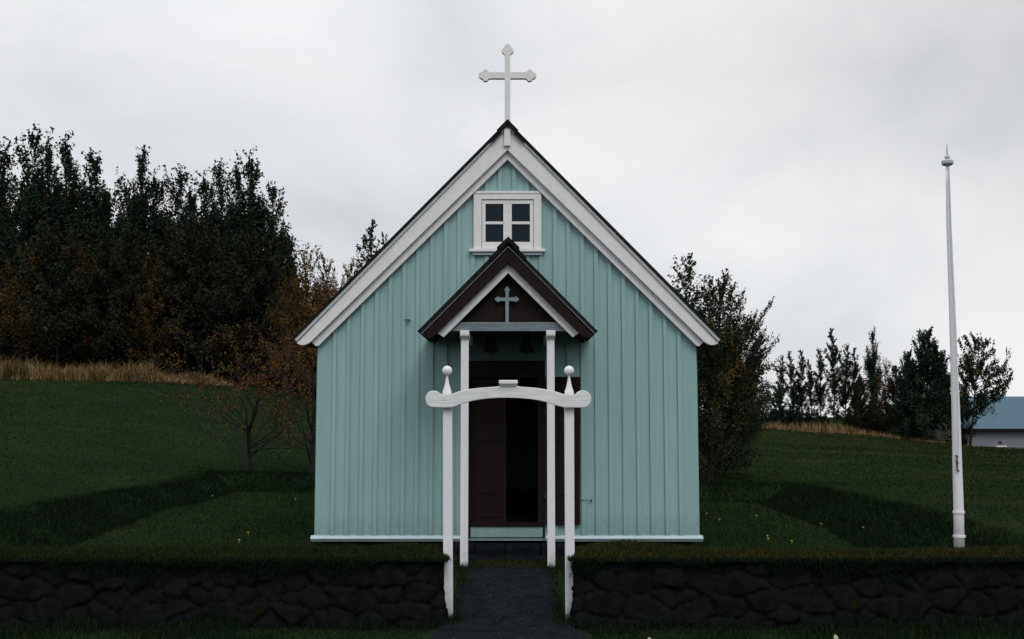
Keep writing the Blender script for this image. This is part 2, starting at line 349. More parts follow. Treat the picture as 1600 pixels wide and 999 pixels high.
# sill board round the foot
mb = MB(); za, zb = P(800,847,YW-.05).z, P(800,839,YW-.05).z
for a, c in ((XL-.05, P(731,840,YW).x), (P(852.5,840,YW).x, XR+.05)):
    mb.bm.verts.index_update()
    zm = za*.45+zb*.55; pts = [(YW-.03, za),(YW+.02, za),(YW+.02, zb+.012),(YW-.026, zb+.012),(YW-.06, zm+.006)]
    A = [mb.bm.verts.new((a, p[0], p[1])) for p in pts]; B = [mb.bm.verts.new((c, p[0], p[1])) for p in pts]
    mb.bm.faces.new(A); mb.bm.faces.new(B[::-1])
    for i in range(5): mb.bm.faces.new((A[i],A[(i+1)%5],B[(i+1)%5],B[i]))
mb.box(XL-.05, XL-.002, YW+.022, YB, za, zb); mb.box(XR+.002, XR+.05, YW+.022, YB, za, zb)
mb.build('sill_board', M['sill_blue'], church, bevel=.003)
# roof
def mir(pts): return [(2*793-x, y) for x, y in pts]
YR = 14.12
def chev(mb, y_out, x0, y0o, x1, y1o, y_in, Yd, d):
    """one board of a gable: outer line apex->foot, inner line apex->foot, both sides"""
    for f in (lambda q: q, mir):
        mb.pix(f([(793, y_out), (x0, y0o), (x1, y1o), (793, y_in)]), Yd, d)
    return mb
roof = chev(MB(), 188.5, 456.5, 527.5, 459.5, 530.0, 194.5, YR, 9.0-1.6).build('roof', M['tar'], church)
rb = MB()                                                   # ragged felt ridge cap in two lapped strips
for f in (lambda q: q, mir):
    rb.pix(f([(793,186),(776.2,203),(776.5,206.5),(779.5,208),(793,194.6)]), YR-.03, 7.6)
    rb.pix(f([(779,205.5),(776.8,206.7),(765.5,218),(766,221.5),(769.5,221),(783,207.5)]), YR-.02, 7.58)
rb.build('ridge_cap', M['tar'], roof)
chev(MB(), 195.0, 459.9, 530.3, 463.5, 533.6, 199.5, YR+.015, .10).build('eave_moulding', M['greyed_white'], church, bevel=.002)
bb = MB()                                                   # outer gable board with the curved foot
for f in (lambda q: q, mir):
    bb.pix(f([(793,201),(700,294.2),(640,353),(463,536),(466,538),(470,539.3),(474.5,539.5),(479,538.3),(483,536),(486,534),(793,234.5)]), YR+.04, .09)
bb.build('barge_board', M['white'], church, bevel=.004)
bb = MB()
for f in (lambda q: q, mir):
    bb.pix(f([(793,231),(485.5,533.5),(493,541.2),(497.5,540.6),(793,249.5)]), YR+.098, .08)
bb.build('inner_barge_board', M['white'], church, bevel=.004)
# soffit boards and eave ends between roof and wall
for f in (lambda q: q, mir):
    a = f([(464,534.5),(492,538)]); 
    x0, z0 = px(*a[0], YR+.15); x1, z1 = px(*a[1], YR+.15)
    MB().prism([(x0,z0),(x1,z1-.005),(x1,z1+.07),(x0,z0+.012)], YR+.15, YB+.1).build('soffit', M['brown'], church)
MB().pix([(787.6,201),(797.4,201),(797.4,227.8),(787.6,227.8)], YR-.0, .05).build('ridge_pendant', M['white'], church, bevel=.003)
# cross on the ridge
def cross(mb, cx, ytop, ybot, w_, yb0, yb1, xl, xr, lobe, Yd, d):
    def disc(x, y, r):
        mb.pix([(x+r*math.cos(t*math.pi/9), y+r*math.sin(t*math.pi/9)) for t in range(18)], Yd-.004, d+.008)
    mb.pix([(cx-w_*.93,ytop+lobe),(cx+w_*.93,ytop+lobe),(cx+w_,ybot),(cx-w_,ybot)], Yd, d)
    ym = (yb0+yb1)/2
    mb.pix([(xl+lobe,yb0),(cx-w_-.05,yb0),(cx-w_-.05,yb1),(xl+lobe,yb1)], Yd+.003, d-.006); mb.pix([(cx+w_+.05,yb0),(xr-lobe,yb0),(xr-lobe,yb1),(cx+w_+.05,yb1)], Yd+.003, d-.006)
    q = lobe*.55
    return mb, disc
def trefoil_cross(name, m, cx, ytop, ybot, w_, yb0, yb1, xl, xr, lobe, Yd, d, parent):
    mb = MB(); ym = (yb0+yb1)/2; l = lobe; pts = []
    def arc(x, y, r, a0, a1, n=8):
        return [(x+r*math.cos(R(a0+(a1-a0)*i/n)), y+r*math.sin(R(a0+(a1-a0)*i/n))) for i in range(n+1)]
    # clockwise in image space starting at the foot left
    pts += [(cx-w_, ybot), (cx-w_, yb1), (xl+2.2*l, yb1)]
    pts += arc(xl+1.35*l, ym+.62*l, .55*l, 20, 160) + arc(xl+.6*l, ym, .6*l, 125, 235) + arc(xl+1.35*l, ym-.62*l, .55*l, 200, 340)
    pts += [(xl+2.2*l, yb0), (cx-w_, yb0), (cx-w_, ytop+2.2*l)]
    pts += arc(cx-.62*l, ytop+1.35*l, .55*l, 110, 250) + arc(cx, ytop+.6*l, .6*l, 215, 325) + arc(cx+.62*l, ytop+1.35*l, .55*l, 290, 430)
    pts += [(cx+w_, ytop+2.2*l), (cx+w_, yb0), (xr-2.2*l, yb0)]
    pts += arc(xr-1.35*l, ym-.62*l, .55*l, 200, 340) + arc(xr-.6*l, ym, .6*l, -55, 55) + arc(xr-1.35*l, ym+.62*l, .55*l, 20, 160)
    pts += [(xr-2.2*l, yb1), (cx+w_, yb1), (cx+w_, ybot)]
    return mb.pix(pts, Yd, d).build(name, m, parent, bevel=.002 if d > .03 else 0)
trefoil_cross('cross', M['white'], 793, 68.5, 192, 4.3, 112.8, 122.8, 747.8, 838.2, 8.0, YR+.04, .06, church)
# window
wn = MB(); Yc = YW-.055
wn.pix([(740,300),(846,300),(846,311.5),(740,311.5)], Yc, .05).pix([(740,311.5),(752.3,311.5),(752.3,389),(740,389)], Yc, .05).pix([(834.2,311.5),(846,311.5),(846,389),(834.2,389)], Yc, .05)
win = wn.build('window', M['white'], church, bevel=.004)
MB().pix([(739,298.6),(847,298.6),(847,302.5),(739,302.5)], Yc-.008, .057).build('drip_board', M['white'], win, bevel=.002)
s_ = MB(); Ys = YW-.038
for q in ([(753,312),(833.6,312),(833.6,318.8),(753,318.8)], [(753,378.2),(833.6,378.2),(833.6,388.6),(753,388.6)], [(753,319),(758.6,319),(758.6,378),(753,378)], [(828,319),(833.6,319),(833.6,378),(828,378)], [(786.4,319),(799.6,319),(799.6,378),(786.4,378)]):
    s_.pix(q, Ys, .03)
for q in ([(758.8,346.3),(786.2,346.3),(786.2,350.7),(758.8,350.7)], [(799.8,346.3),(827.8,346.3),(827.8,350.7),(799.8,350.7)]): s_.pix(q, Ys+.006, .02)
s_.build('sash', M['white'], win, bevel=.003)
for a, c, d, e in ((758,787,318,347),(799,829,318,347),(758,787,350,379),(799,829,350,379)):
    MB().pix([(a,d),(c,d),(c,e),(a,e)], YW-.016, .01).build('pane', M['glass'], win)
MB().pix([(733,388.8),(852,388.8),(852,393.2),(733,393.2)], YW-.085, .08).build('sill', M['white'], win, bevel=.004)
MB().pix([(736.5,393.4),(849,393.4),(846.5,398.6),(739,398.6)], YW-.055, .05).build('apron', M['sill_blue'], win, bevel=.003)
# door surround, leaves, threshold
df = MB()
df.pix([(731.2,564),(735,564),(735,840),(731.2,840)], YW-.03, .14).pix([(840.2,590),(851.5,590),(851.5,840),(848.2,840),(848.2,823),(840.2,823)], YW-.03, .14)
df.pix([(735.1,564),(851.5,564),(851.5,589.8),(735.1,589.8)], YW-.03, .14)
frame = df.build('door_frame', M['brown'], church, bevel=.003)
def leaf(name, x0, x1, y0, y1, Yd, label=None):
    mb = MB(); mb.pix([(x0,y0),(x1,y0),(x1,y1),(x0,y1)], Yd, .035); 
    for a, c in ((y0+8, y0+100), (y0+112, y1-46), (y1-36, y1-8)):         # raised panel fields
        mb.pix([(x0+7,a),(x1-7,a),(x1-7,c),(x0+7,c)], Yd-.008, .012)
    return mb.build(name, M['door'], church, bevel=.003)
leaf('door', 735.4, 791, 590.3, 817.2, YW+.04)
d2 = leaf('door', 852.5, 906.5, 589, 820.5, YW-.062); tag(d2, 'brown door leaf folded open flat against the green boards')
for yy in (640, 770): MB().tube([P(852,yy,YW-.07), P(852,yy+9,YW-.07)], .008, 8).build('hinge', M['iron'], d2)
MB().pix([(735.2,817.6),(848,817.6),(848,823),(735.2,823)], YW-.045, .14).build('threshold', M['door'], church, bevel=.003)
MB().pix([(735.2,823.2),(848,823.2),(848,839.6),(735.2,839.6)], YW-.022, .02).build('riser_board', M['mint'], church, bevel=.002)
hk = MB(); hk.tube([P(908,781,YW-.03), P(914,782,YW-.035), P(923,782,YW-.03)], .004, 6).lathe((P(924,782,YW-.02).x, YW-.03), [(.001,P(924,784,YW).z),(.012,P(924,783,YW).z),(.012,P(924,781,YW).z),(.001,P(924,780,YW).z)], 10)
hk.build('door_hook', M['iron'], church)
cw = MB(); a_ = P(636,500,YW-.03); cw.tube([a_-Vector((.04,0,0)), a_+Vector((.035,0,0))], .006, 6).tube([a_+Vector((0,0.02,0)), a_+Vector((0,-.03,0.0))], .008, 6).tube([a_+Vector((.03,0,-.01)), a_+Vector((.03,-.02,.0))], .014, 8)
cw.build('wall_cleat', M['iron'], church)
# inside: floor, lining, ceiling
mb = MB(); mb.box(XL+.12, XR-.12, YW+.12, YB-.02, ZB+.1, ZB+.16).build('floor', M['inside'], church)
mb = MB(); mb.box(-.85, -.80, YW+.2, YW+3, ZB+.17, ZB+1.15).box(.42, .47, YW+.2, YW+3, ZB+.17, ZB+1.15).build('bench', M['inside'], church)
# porch
YP = 13.0; YPF = 12.915
pr = chev(MB(), 375.5, 651.8, 517.8, 657.2, 522.6, 384.5, YPF, YW-.03-YPF).build('porch_roof', M['tar'], church)
rb = MB()
for f in (lambda q: [(x+1,y) for x,y in q], lambda q: [(2*794-x-1,y) for x,y in q]):
    rb.pix(f([(793,369.6),(775.3,386.4),(775.6,390),(779,391.5),(793,378)]), YPF-.03, YW-YPF)
    rb.pix(f([(779,388.5),(775.8,390.3),(763.5,402.5),(764,406.5),(768,406),(783,391)]), YPF-.02, YW-.01-YPF)
rb.build('ridge_cap', M['tar'], pr)
MB_ = MB()
for f in (lambda q: q, lambda q: [(2*794-x,y) for x,y in q]):
    MB_.pix(f([(794,385.2),(658.5,521.5),(665,528.3),(676,527),(682.6,520.8),(794,411)]), YPF+.012, .05)
MB_.build('porch_barge_board', M['brown'], pr, bevel=.004)
mb_ = MB()
for f in (lambda q: q, lambda q: [(2*794-x,y) for x,y in q]):
    mb_.pix(f([(794,384.8),(658,521.2),(658.8,521.9),(794,386.2)]), YPF-.004, .02)
mb_.build('drip_edge', M['grey_wood'], pr)
# boarded underside of the porch roof, running back to the wall
ub = MB()
for f in (lambda q: q, lambda q: [(2*794-x,y) for x,y in q]):
    ub.pix(f([(794,391),(664,522.5),(668,526.5),(794,399.5)]), YPF+.07, YW-.08-YPF-.07)
ub.build('porch_ceiling', M['brown'], pr)
mb_ = MB()
for f in (lambda q: q, lambda q: [(2*794-x,y) for x,y in q]):
    mb_.pix(f([(794,405),(678.5,521.2),(682.4,520.6),(693.2,527.2),(794,427)]), YP, .04)
mb_.build('porch_rake_board', M['white'], pr, bevel=.004)
MB().pix([(794,428),(704,517.5),(884,517.5)], YP+.13, .02).build('porch_gable_panel', M['brown'], pr)
MB().pix([(704,503.6),(884,503.6),(893.5,513.5),(893.5,517.6),(694.5,517.6),(694.5,513.5)], YP+.045, .075).build('tie_beam', M['grey_wood'], pr, bevel=.004)
pc = trefoil_cross('porch_cross', M['blue_cross'], 792.4, 448, 503.4, 2.6, 465, 470.6, 773.3, 811, 3.6, YP+.07, .02, church)
for x0, x1 in ((719.4,731.6),(855.1,867.0)):
    p = MB(); 
    a, c = P(x0,700,YP).x, P(x1,700,YP).x; zt = P(800,528,YP).z
    p.box(a, c, YP+.012, YP+.102, .05, zt)
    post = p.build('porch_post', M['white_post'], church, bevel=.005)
    h = MB(); z1 = P(800,516.3,YP-.05).z; z0 = P(800,526.5,YP-.05).z; zz = P(800,530,YP).z
    pts = [(YP-.05,z1),(YW-.06,z1),(YW-.06,zz),(YP+.01,zz),(YP-.005,zz+.004),(YP-.03,z0+.002),(YP-.044,z0+.012),(YP-.05,z0+.03)]
    A = [h.bm.verts.new((a-.008,q[0],q[1])) for q in pts]; B = [h.bm.verts.new((c+.008,q[0],q[1])) for q in pts]
    h.bm.faces.new(A); h.bm.faces.new(B[::-1])
    for i in range(len(pts)): h.bm.faces.new((A[i],A[(i+1)%len(pts)],B[(i+1)%len(pts)],B[i]))
    h.build('wall_plate', M['white_post'], post, bevel=.003)
MB().pix([(731.4,519),(853,519),(853,563.6),(731.4,563.6)], YW-.045, .04).build('porch_shade_panel', M['dark_teal'], church)  # dark sheet added over the mint boards as painted porch shade
# bells hanging in the porch
for cx_, lb in ((767,'left one of two dark bells hanging under the porch roof'),(823,'right one of two dark bells hanging under the porch roof')):
    bx = P(cx_, 540, 13.6); zt = P(cx_, 522, 13.6).z
    be = empty('church_bell', (bx.x, 13.6, zt), lb, 'bell', 'bells in the porch')
    r = .105; z0 = zt-.03
    prof = [(.02,z0),(.05,z0-.008),(.06,z0-.04),(.066,z0-.10),(.078,z0-.15),(.10,z0-.185),(.105,z0-.20),(.098,z0-.20)]
    MB().lathe((bx.x,13.6), prof).build('bell_body', M['bell'], be, smooth=True)
    MB().box(bx.x-.03, bx.x+.03, 13.58, 13.62, z0-.002, zt+.09).build('hanger', M['iron'], be)
    MB().lathe((bx.x,13.6), [(.006,z0-.19),(.006,z0-.215),(.02,z0-.225),(.022,z0-.24),(.008,z0-.255)], 12).build('clapper', M['iron'], be, smooth=True)
MB().box(P(725,525,13.6).x, P(861,525,13.6).x, 13.57, 13.63, P(800,519,13.6).z, P(800,519,13.6).z+.07).build('bell_beam', M['brown'], church)

# steps of rough dark stone in front of the door
st = empty('stone_steps', (P(793,860,13.7).x, 13.7, .15), 'rough dark stone steps rising to the church door', 'steps')
rs = random.Random(8)
for z1, y0, y1, xa, xb in ((.325, 13.78, 14.235, 707, 884), (.225, 13.38, 13.98, 712, 880)):
    m_ = MB(); x = P(xa,850,y0).x; xe = P(xb,850,y0).x
    while x < xe-.05:
        w_ = min(rs.uniform(.22,.45), xe-x); dz = rs.uniform(-.015,.008); dy = rs.uniform(-.03,.03)
        m_.box(x+.006, x+w_-.006, y0+dy, y1, .02, z1+dz); x += w_
    o = m_.build('step', M['step'], st, bevel=.02)

# ------------------------------------------------------------------ gate
YG = 10.5
gate = empty('gate', (P(794,955,YG).x, YG, -.02), 'white wooden gateway with an arched plank and two ball finials on tall posts', 'gate')
q4 = lambda x, y: (640+x/4.542, 560+y/4.542)
for x0, x1, lean in ((691.1,706.1,0),(881.6,897.2,0)):
    a, c = P(x0+.6,640,YG).x, P(x1-.2,640,YG).x; a0, c0 = P(x0+.2+(1.5 if x0<700 else 2),950,YG).x, P(x1+(1.5 if x0<700 else .8),950,YG).x
    m_ = MB(); zt = P(800,616,YG).z
    vs = [m_.bm.verts.new(v) for v in ((a0,YG,-.1),(c0,YG,-.1),(c0,YG+.095,-.1),(a0,YG+.095,-.1),(a,YG,zt),(c,YG,zt),(c,YG+.095,zt),(a,YG+.095,zt))]
    for f in ((0,3,2,1),(4,5,6,7),(0,1,5,4),(1,2,6,5),(2,3,7,6),(3,0,4,7)): m_.bm.faces.new([vs[i] for i in f])
    m_.build('post', M['white_post'], gate, bevel=.005)
pts = []
for t in range(0, 13):                                   # left scroll
    an = R(90+ (t/12)*215); pts.append((170+59*math.cos(an), 289-(-1)*60*math.sin(an)*1.0))
pts = [(170+59*math.cos(R(a)), 289+60*math.sin(R(a))) for a in range(90, 330, 15)]
pts += [(232,258),(266,256),(300,253),(340,238),(385,227),(430,218),(475,212),(520,208),(570,205),(618,201),(636,196),(646,188)]
pts += [(757,188),(766,196),(782,202),(830,205),(880,209),(930,215),(980,224),(1020,232),(1058,243),(1097,256),(1130,258),(1165,256)]
pts += [(1229+61*math.cos(R(a)), 289+62*math.sin(R(a))) for a in range(210, 451, 15)]
pts += [(1165,351),(1100,351),(1060,341),(1010,325),(960,310),(900,297),(840,289),(770,284),(700,281),(630,282),(560,286),(500,293),(440,304),(390,317),(345,333),(300,350),(240,351)]
MB().pix([q4(*p) for p in pts], YG-.055, .052).build('crossbeam', M['white_grain'], gate, bevel=.006)
cp = MB(); zc0, zc1 = P(800,601.6,YG).z, P(800,594.6,YG).z; xa, xb = P(779.6,600,YG-.05).x, P(809,600,YG-.05).x
cp.box(xa+.012, xb-.012, YG-.075, YG+.05, zc0-.012, zc0+.004).box(xa, xb, YG-.09, YG+.065, zc0+.0045, zc1)
cp.build('beam_cap', M['white'], gate, bevel=.009)
for xc in (698.3, 889.5):
    X0 = P(xc,600,YG).x; s_px = YG/F*1.0
    zz = lambda y: P(xc,y,YG).z
    prof = [(.044,zz(617.5)),(.047,zz(614.5)),(.043,zz(611.5)),(.034,zz(607.5)),(.026,zz(603)),(.0195,zz(598)),(.014,zz(592.5)),(.010,zz(588)),(.009,zz(586))]
    fo = MB().lathe((X0,YG+.03), prof).build('finial', M['white'], gate, smooth=True)
    rr = 7.9*s_px; zc = zz(579.4)
    MB().lathe((X0,YG+.03), [(rr*math.sin(R(a)), zc-rr*math.cos(R(a))) for a in range(0,181,12)]).build('ball', M['white'], fo, smooth=True)

# ------------------------------------------------------------------ flagpole
YF = 11.65
fb = P(1499,860,YF)
pole = empty('flagpole', (fb.x, YF, .2), 'tall white wooden flagpole with a disc cap and spike, standing inside the stone wall', 'flagpole')
pts = [P(x, y, YF) for x, y in ((1499.2,875),(1498,800),(1495.6,720),(1493.4,640),(1490.6,560),(1487.8,480),(1484.6,400),(1482.6,350),(1482,320),(1481.2,290),(1480.6,259))]
rr = [8.0,7.6,7.0,6.2,5.5,4.9,4.2,3.9,3.7,3.3,2.8]
MB().tube(pts, [r*YF/F for r in rr], 16).build('pole', M['white_post'], pole, smooth=True)
k = YF/F; c = P(1480.2,250,YF)
MB().lathe((c.x,YF), [(.02,P(0,259.5,YF).z),(7*k,P(0,258.5,YF).z),(9.0*k,P(0,256.5,YF).z),(9.2*k,P(0,252.5,YF).z),(7.5*k,P(0,250.2,YF).z),(.01,P(0,249.6,YF).z)]).build('cap', M['greyed_white'], pole, smooth=False)
MB().lathe((c.x,YF), [(1.3*k,P(0,250.5,YF).z),(1.4*k,P(0,248.5,YF).z),(4*k,P(0,247.8,YF).z),(4*k,P(0,244.6,YF).z),(1.4*k,P(0,243.5,YF).z),(1.2*k,P(0,236,YF).z),(.3*k,P(0,224.5,YF).z)],14).build('spike', M['greyed_white'], pole, smooth=False)
for y_, x_, r_ in ((800.5,1498,7.9),(838,1498.8,8.2)):
    z = P(x_,y_,YF); MB().tube([z-Vector((0,0,.012)), z+Vector((0,0,.012))], (r_+1.0)*k, 16).build('band', M['white'], pole)
cl = MB()
for y_ in (713,722,735): a = P(1494.6+(y_-713)*.07,y_,YF-.055); cl.tube([a+Vector((-.012,0,.01)), a+Vector((.012,-.012,-.012))], .009, 8)
a = P(1495.5,724,YF-.06); cl.tube([a+Vector((0,0,.085)), a, a-Vector((0,0,.085))], [.006,.011,.006], 8)
cl.build('cleat', M['iron'], pole)
hl = MB().tube([P(1482.6,262,YF-.03), P(1487.2,400,YF-.045), P(1494.2,560,YF-.065), P(1497.2,660,YF-.07), P(1497.2,712,YF-.06)], .004, 5).build('halyard', M['greyed_white'], pole)

# ------------------------------------------------------------------ stone walls, built of fitted stones
rngn = np.random.default_rng(11)
def wall_body(x_in, x_out, z_top, seed):
    """dry stone body: a skin of fitted stones round front, gate end and back"""
    r = np.random.default_rng(seed); sg = 1 if x_out > x_in else -1
    Lx = abs(x_out-x_in); y0, y1 = 10.36, 11.0
    near = 5.8
    s_front = np.concatenate([np.arange(0, near, .02), np.arange(near, Lx+.01, .06)])
    path = [];                                        # (x, y, nx, ny, s)
    for s in s_front[::-1]: path.append((x_in+sg*s, y0, 0, -1, -s))
    for s in np.arange(.02, y1-y0, .02): path.append((x_in, y0+s, -sg, 0, s))
    for s in np.arange(0, Lx+.01, .08): path.append((x_in+sg*s, y1, 0, 1, y1-y0+s))
    path = np.array(path); zs = np.arange(-.12, z_top+.001, .02)
    S, Zg = np.meshgrid(path[:,4], zs)
    # jittered stone centres
    cx = []; cz = []; row = -.16; k = 0
    while row < z_top+.25:
        h = r.uniform(.13,.24); s = -Lx-.4-r.uniform(0,.3)
        while s < Lx+1.5:
            wd = r.uniform(.12,.46); cx.append(s+wd/2+r.uniform(-.05,.05)); cz.append(row+h/2+r.uniform(-.09,.09)); s += wd
            if r.random() < .25: cx.append(s+r.uniform(-.08,.08)); cz.append(row+r.uniform(0,h))
        row += h; k += 1
    cx = np.array(cx); cz = np.array(cz); off = r.uniform(-.022,.022,len(cx)); tilt = r.uniform(-.13,.13,(len(cx),2))
    shp = S.shape; s1 = S.ravel(); z1 = Zg.ravel(); D1 = np.full(s1.size, 9.); D2 = D1.copy(); I = np.zeros(s1.size, int)
    ws = s1+.055*(fbm(s1*6, z1*6, 31)-.5)*2; wz = z1+.05*(fbm(s1*6, z1*6, 37)-.5)*2
    for j in range(len(cx)):
        m_ = np.abs(ws-cx[j]) < .6
        d = np.hypot((ws[m_]-cx[j])*.72, (wz[m_]-cz[j])*1.15)
        d1 = D1[m_]; d2 = D2[m_]; ii = I[m_]; nw = d < d1
        d2 = np.where(nw, d1, np.minimum(d2, d)); ii = np.where(nw, j, ii); d1 = np.where(nw, d, d1)
        D1[m_] = d1; D2[m_] = d2; I[m_] = ii
    e = D2-D1
    rel = -.045*np.exp(-(e/.020)**1.2)+off[I]+tilt[I,0]*(ws-cx[I])+tilt[I,1]*(wz-cz[I])+.030*(fbm(s1*13, z1*13, 41)-.5)+.012*(np.abs(fbm(s1*22, z1*22, 43)-.5))
    rel = rel+(.03-.05*(z1/z_top))                     # slight batter
    rel = rel.reshape(shp)
    PXX = path[:,0][None,:]+path[:,2][None,:]*rel; PYY = path[:,1][None,:]+path[:,3][None,:]*rel
    Zt = Zg+.03*(fbm(S*1.3, S*0, seed)-.5)*(Zg/z_top)
    V = np.stack([PXX, PYY, Zt], -1).reshape(-1,3); n = shp[1]
    id_ = np.arange(V.shape[0]).reshape(shp)
    Fq = np.stack([id_[:-1,:-1], id_[:-1,1:], id_[1:,1:], id_[1:,:-1]], -1).reshape(-1,4)
    return V, Fq
def blades(name, pts, h, wd, col, lean=.5, parent=None, seed=0, droop=None, width_face=False, matn='blade'):
    """bent grass blades; pts (n,3), h, wd arrays, col (n,3)"""
    r = np.random.default_rng(seed); n = len(pts); a = r.uniform(0, 2*np.pi, n)
    side = np.stack([np.cos(a), np.sin(a), np.zeros(n)], -1)*(wd*.5)[:,None]
    b_ = r.uniform(0, 2*np.pi, n); ln = r.uniform(0, lean, n)*h
    ld = np.stack([np.cos(b_), np.sin(b_), np.zeros(n)], -1)*ln[:,None]
    if droop is not None: ld = ld+droop
    up = np.zeros((n,3)); up[:,2] = h
    p0 = pts; p1 = pts+up*.55+ld*.3; p2 = pts+up*np.where(droop is not None, .75, 1.0)+ld
    if droop is not None: p2 = pts+up*.35+ld*1.3; p2[:,2] -= np.linalg.norm(droop, axis=1)*.9
    V = np.stack([p0-side, p0+side, p1+side*.8, p1-side*.8, p2], 1).reshape(-1,3)
    i = np.arange(n)*5
    F = np.concatenate([np.stack([i,i+1,i+2],-1), np.stack([i,i+2,i+3],-1), np.stack([i+3,i+2,i+4],-1)])
    return raw(name, V, F, M[matn], parent, col=np.repeat(col, 5, axis=0))
def pal(n, r, cols, wts, jit=.25):
    c = np.array(cols)[r.choice(len(cols), n, p=wts)]; return c*r.uniform(1-jit, 1+jit, (n,1))
DG = (.0098,.0185,.0092); MG = (.0135,.0250,.0102); YG_ = (.040,.040,.012); BR = (.060,.042,.015); BG = (.010,.021,.012)
def stone_wall(x_in, x_out, label, seed, mound, cols, wts):
    sg = 1 if x_out > x_in else -1; zt = .628
    o = empty('stone_wall', (x_in, 10.66, 0), label, 'wall')
    V, Fq = wall_body(x_in, x_out, zt, seed)
    raw('stones', V, Fq, M['stone'], o, smooth=True)
    # turf cap: a rounded lid
    L_ = abs(x_out-x_in); ss = np.concatenate([np.arange(-.03, 5.8, .05), np.arange(5.8, L_, .2)]); tt = np.linspace(-1, 1, 17)
    S, T = np.meshgrid(ss, tt); prof = (1-np.abs(T)**3.2)
    def cap_z(S, T): 
        endr = sstep((S+.05)/.12)
        return zt-.03+((1-np.abs(T)**3.2)*(.042+mound(S))+.03*(fbm(S*4, T*2+9, seed+2)-.5))*endr
    Zc = cap_z(S, T); Xc = x_in+sg*S; Yc_ = 10.68+T*.33
    Vc = np.stack([Xc, Yc_, Zc], -1).reshape(-1,3); id_ = np.arange(S.size).reshape(S.shape)
    raw('turf_cap', Vc, np.stack([id_[:-1,:-1], id_[:-1,1:], id_[1:,1:], id_[1:,:-1]],-1).reshape(-1,4), M['cap_turf'], o, smooth=True)
    r = np.random.default_rng(seed+5); n = 46000
    s = r.uniform(-.04, min(L_, 6.5), n); t = r.uniform(-1.0, 1.0, n); t = np.where(r.random(n)<.25, -1+r.random(n)*.2, t)
    z = cap_z(s, t); pts = np.stack([x_in+sg*s, 10.68+t*.33, z-.005], -1)
    tuft = fbm(s*3, t*2, seed+8)
    h = r.uniform(.02,.06, n)*(.5+1.1*tuft); edge = (t < -.72) | (s < .08)
    dr = np.zeros((n,3)); ed = edge & (r.random(n) < .8)
    dr[t < -.72, 1] = -.06; dr[s < .08, 0] = -sg*.06; dr *= ed[:,None]*r.uniform(.1,1.0,(n,1))*(.05+1.5*np.clip(tuft-.25,0,1))[:,None]
    col = pal(n, r, cols, wts); pt = sstep((fbm(s*1.1, t*.8, seed+12)-.45)/.12)[:,None]; col = col*(1-.35*pt)+np.array(DG)*.35*pt
    a = ~ed
    blades('grass', pts[a], h[a], np.full(a.sum(), .006), col[a], .7, o, seed)['kind'] = 'stuff'
    blades('hanging_grass', pts[ed], h[ed]*1.1, np.full(ed.sum(), .007), col[ed]*.9, .6, o, seed+1, droop=dr[ed])['kind'] = 'stuff'
    n = 16000; s = r.uniform(-.03, min(L_, 6.5), n); fr = np.clip(fbm(s*2.5, s*0, seed+30)-.4, 0, 1)*.5+.015
    zz_ = zt-.01-r.random(n)**1.7*fr; tt_ = np.stack([x_in+sg*s, np.full(n, 10.345), zz_], -1)
    d_ = np.zeros((n,3)); d_[:,1] = -r.uniform(.005,.035,n)
    blades('wall_moss', tt_, r.uniform(.01,.03,n), np.full(n,.007), pal(n, r, [BG,(.008,.013,.007),DG], [.4,.4,.2])*.75, .7, o, seed+31, droop=d_)['kind'] = 'stuff'
    return o
stone_wall(P(694,900,10.4).x, -13, 'low dark stone wall with a green grassy top, left of the gate', 3, lambda S: .035*np.exp(-(S/1.0)**2), [DG,MG,YG_,BG], [.30,.36,.26,.08])
stone_wall(P(895,900,10.4).x, 13, 'low dark stone wall with a yellowish grassy mound at its end, right of the gate', 17, lambda S: .07*np.exp(-((S-.5)/.45)**2)-.01, [YG_,MG,DG,BR], [.30,.28,.24,.18])

# ------------------------------------------------------------------ grass
r = np.random.default_rng(2)
n = 42000                                                   # verge in front of the wall
x = r.uniform(-5.6, 5.6, n); y = 10.35-r.random(n)**1.3*1.5
ok = ~((np.abs(x+.04) < .56+.16*fbm(y*3, x*0, 3)+np.interp(y,[8.8,9.9,10.4],[.22,.08,0])) )
x = x[ok]; y = y[ok]; n = len(x); tf = fbm(x*2.2, y*2.2, 6)
h = (.03+.13*np.clip(tf-.35,0,1))*r.uniform(.5,1.5,n); h *= np.where(y > 10.2, 1.5, 1)
tag(blades('verge_grass', np.stack([x,y,height(x,y)-.01],-1), h, np.full(n,.007), pal(n, r, [BG,DG,MG,YG_], [.42,.40,.13,.05])*.8, .7, seed=3), 'dark tufty grass along the foot of the stone walls', 'grass', kind='stuff')
n = 100000                                                   # churchyard lawn
x = r.uniform(-7, 5.9, n); y = 11.0+14.5*r.random(n)**1.2
ok = (sdist(x,y) < .1) & ~((x > XL+.1) & (x < XR-.1) & (y > YW+.03) & (y < YB)) & ~((np.abs(x+.04) < .52) & (y < 12.95)) & ~((x > P(708,850,13.4).x) & (x < P(882,850,13.4).x) & (y > 13.35) & (y < 14.4))
x = x[ok]; y = y[ok]; n = len(x); pt = fbm(x*.8, y*.8, 14)
col = pal(n, r, [DG,MG,YG_], [.5,.42,.08]); col *= (.75+.6*pt)[:,None]
m2_ = 9000; x2 = -.04+np.where(r.random(m2_)<.5,-1,1)*(.70-r.random(m2_)**1.6*.26); y2 = r.uniform(10.3,13.35,m2_)
m3_ = 2500; x3 = r.uniform(-.62,.55,m3_); y3 = 13.36-r.random(m3_)**1.5*.35
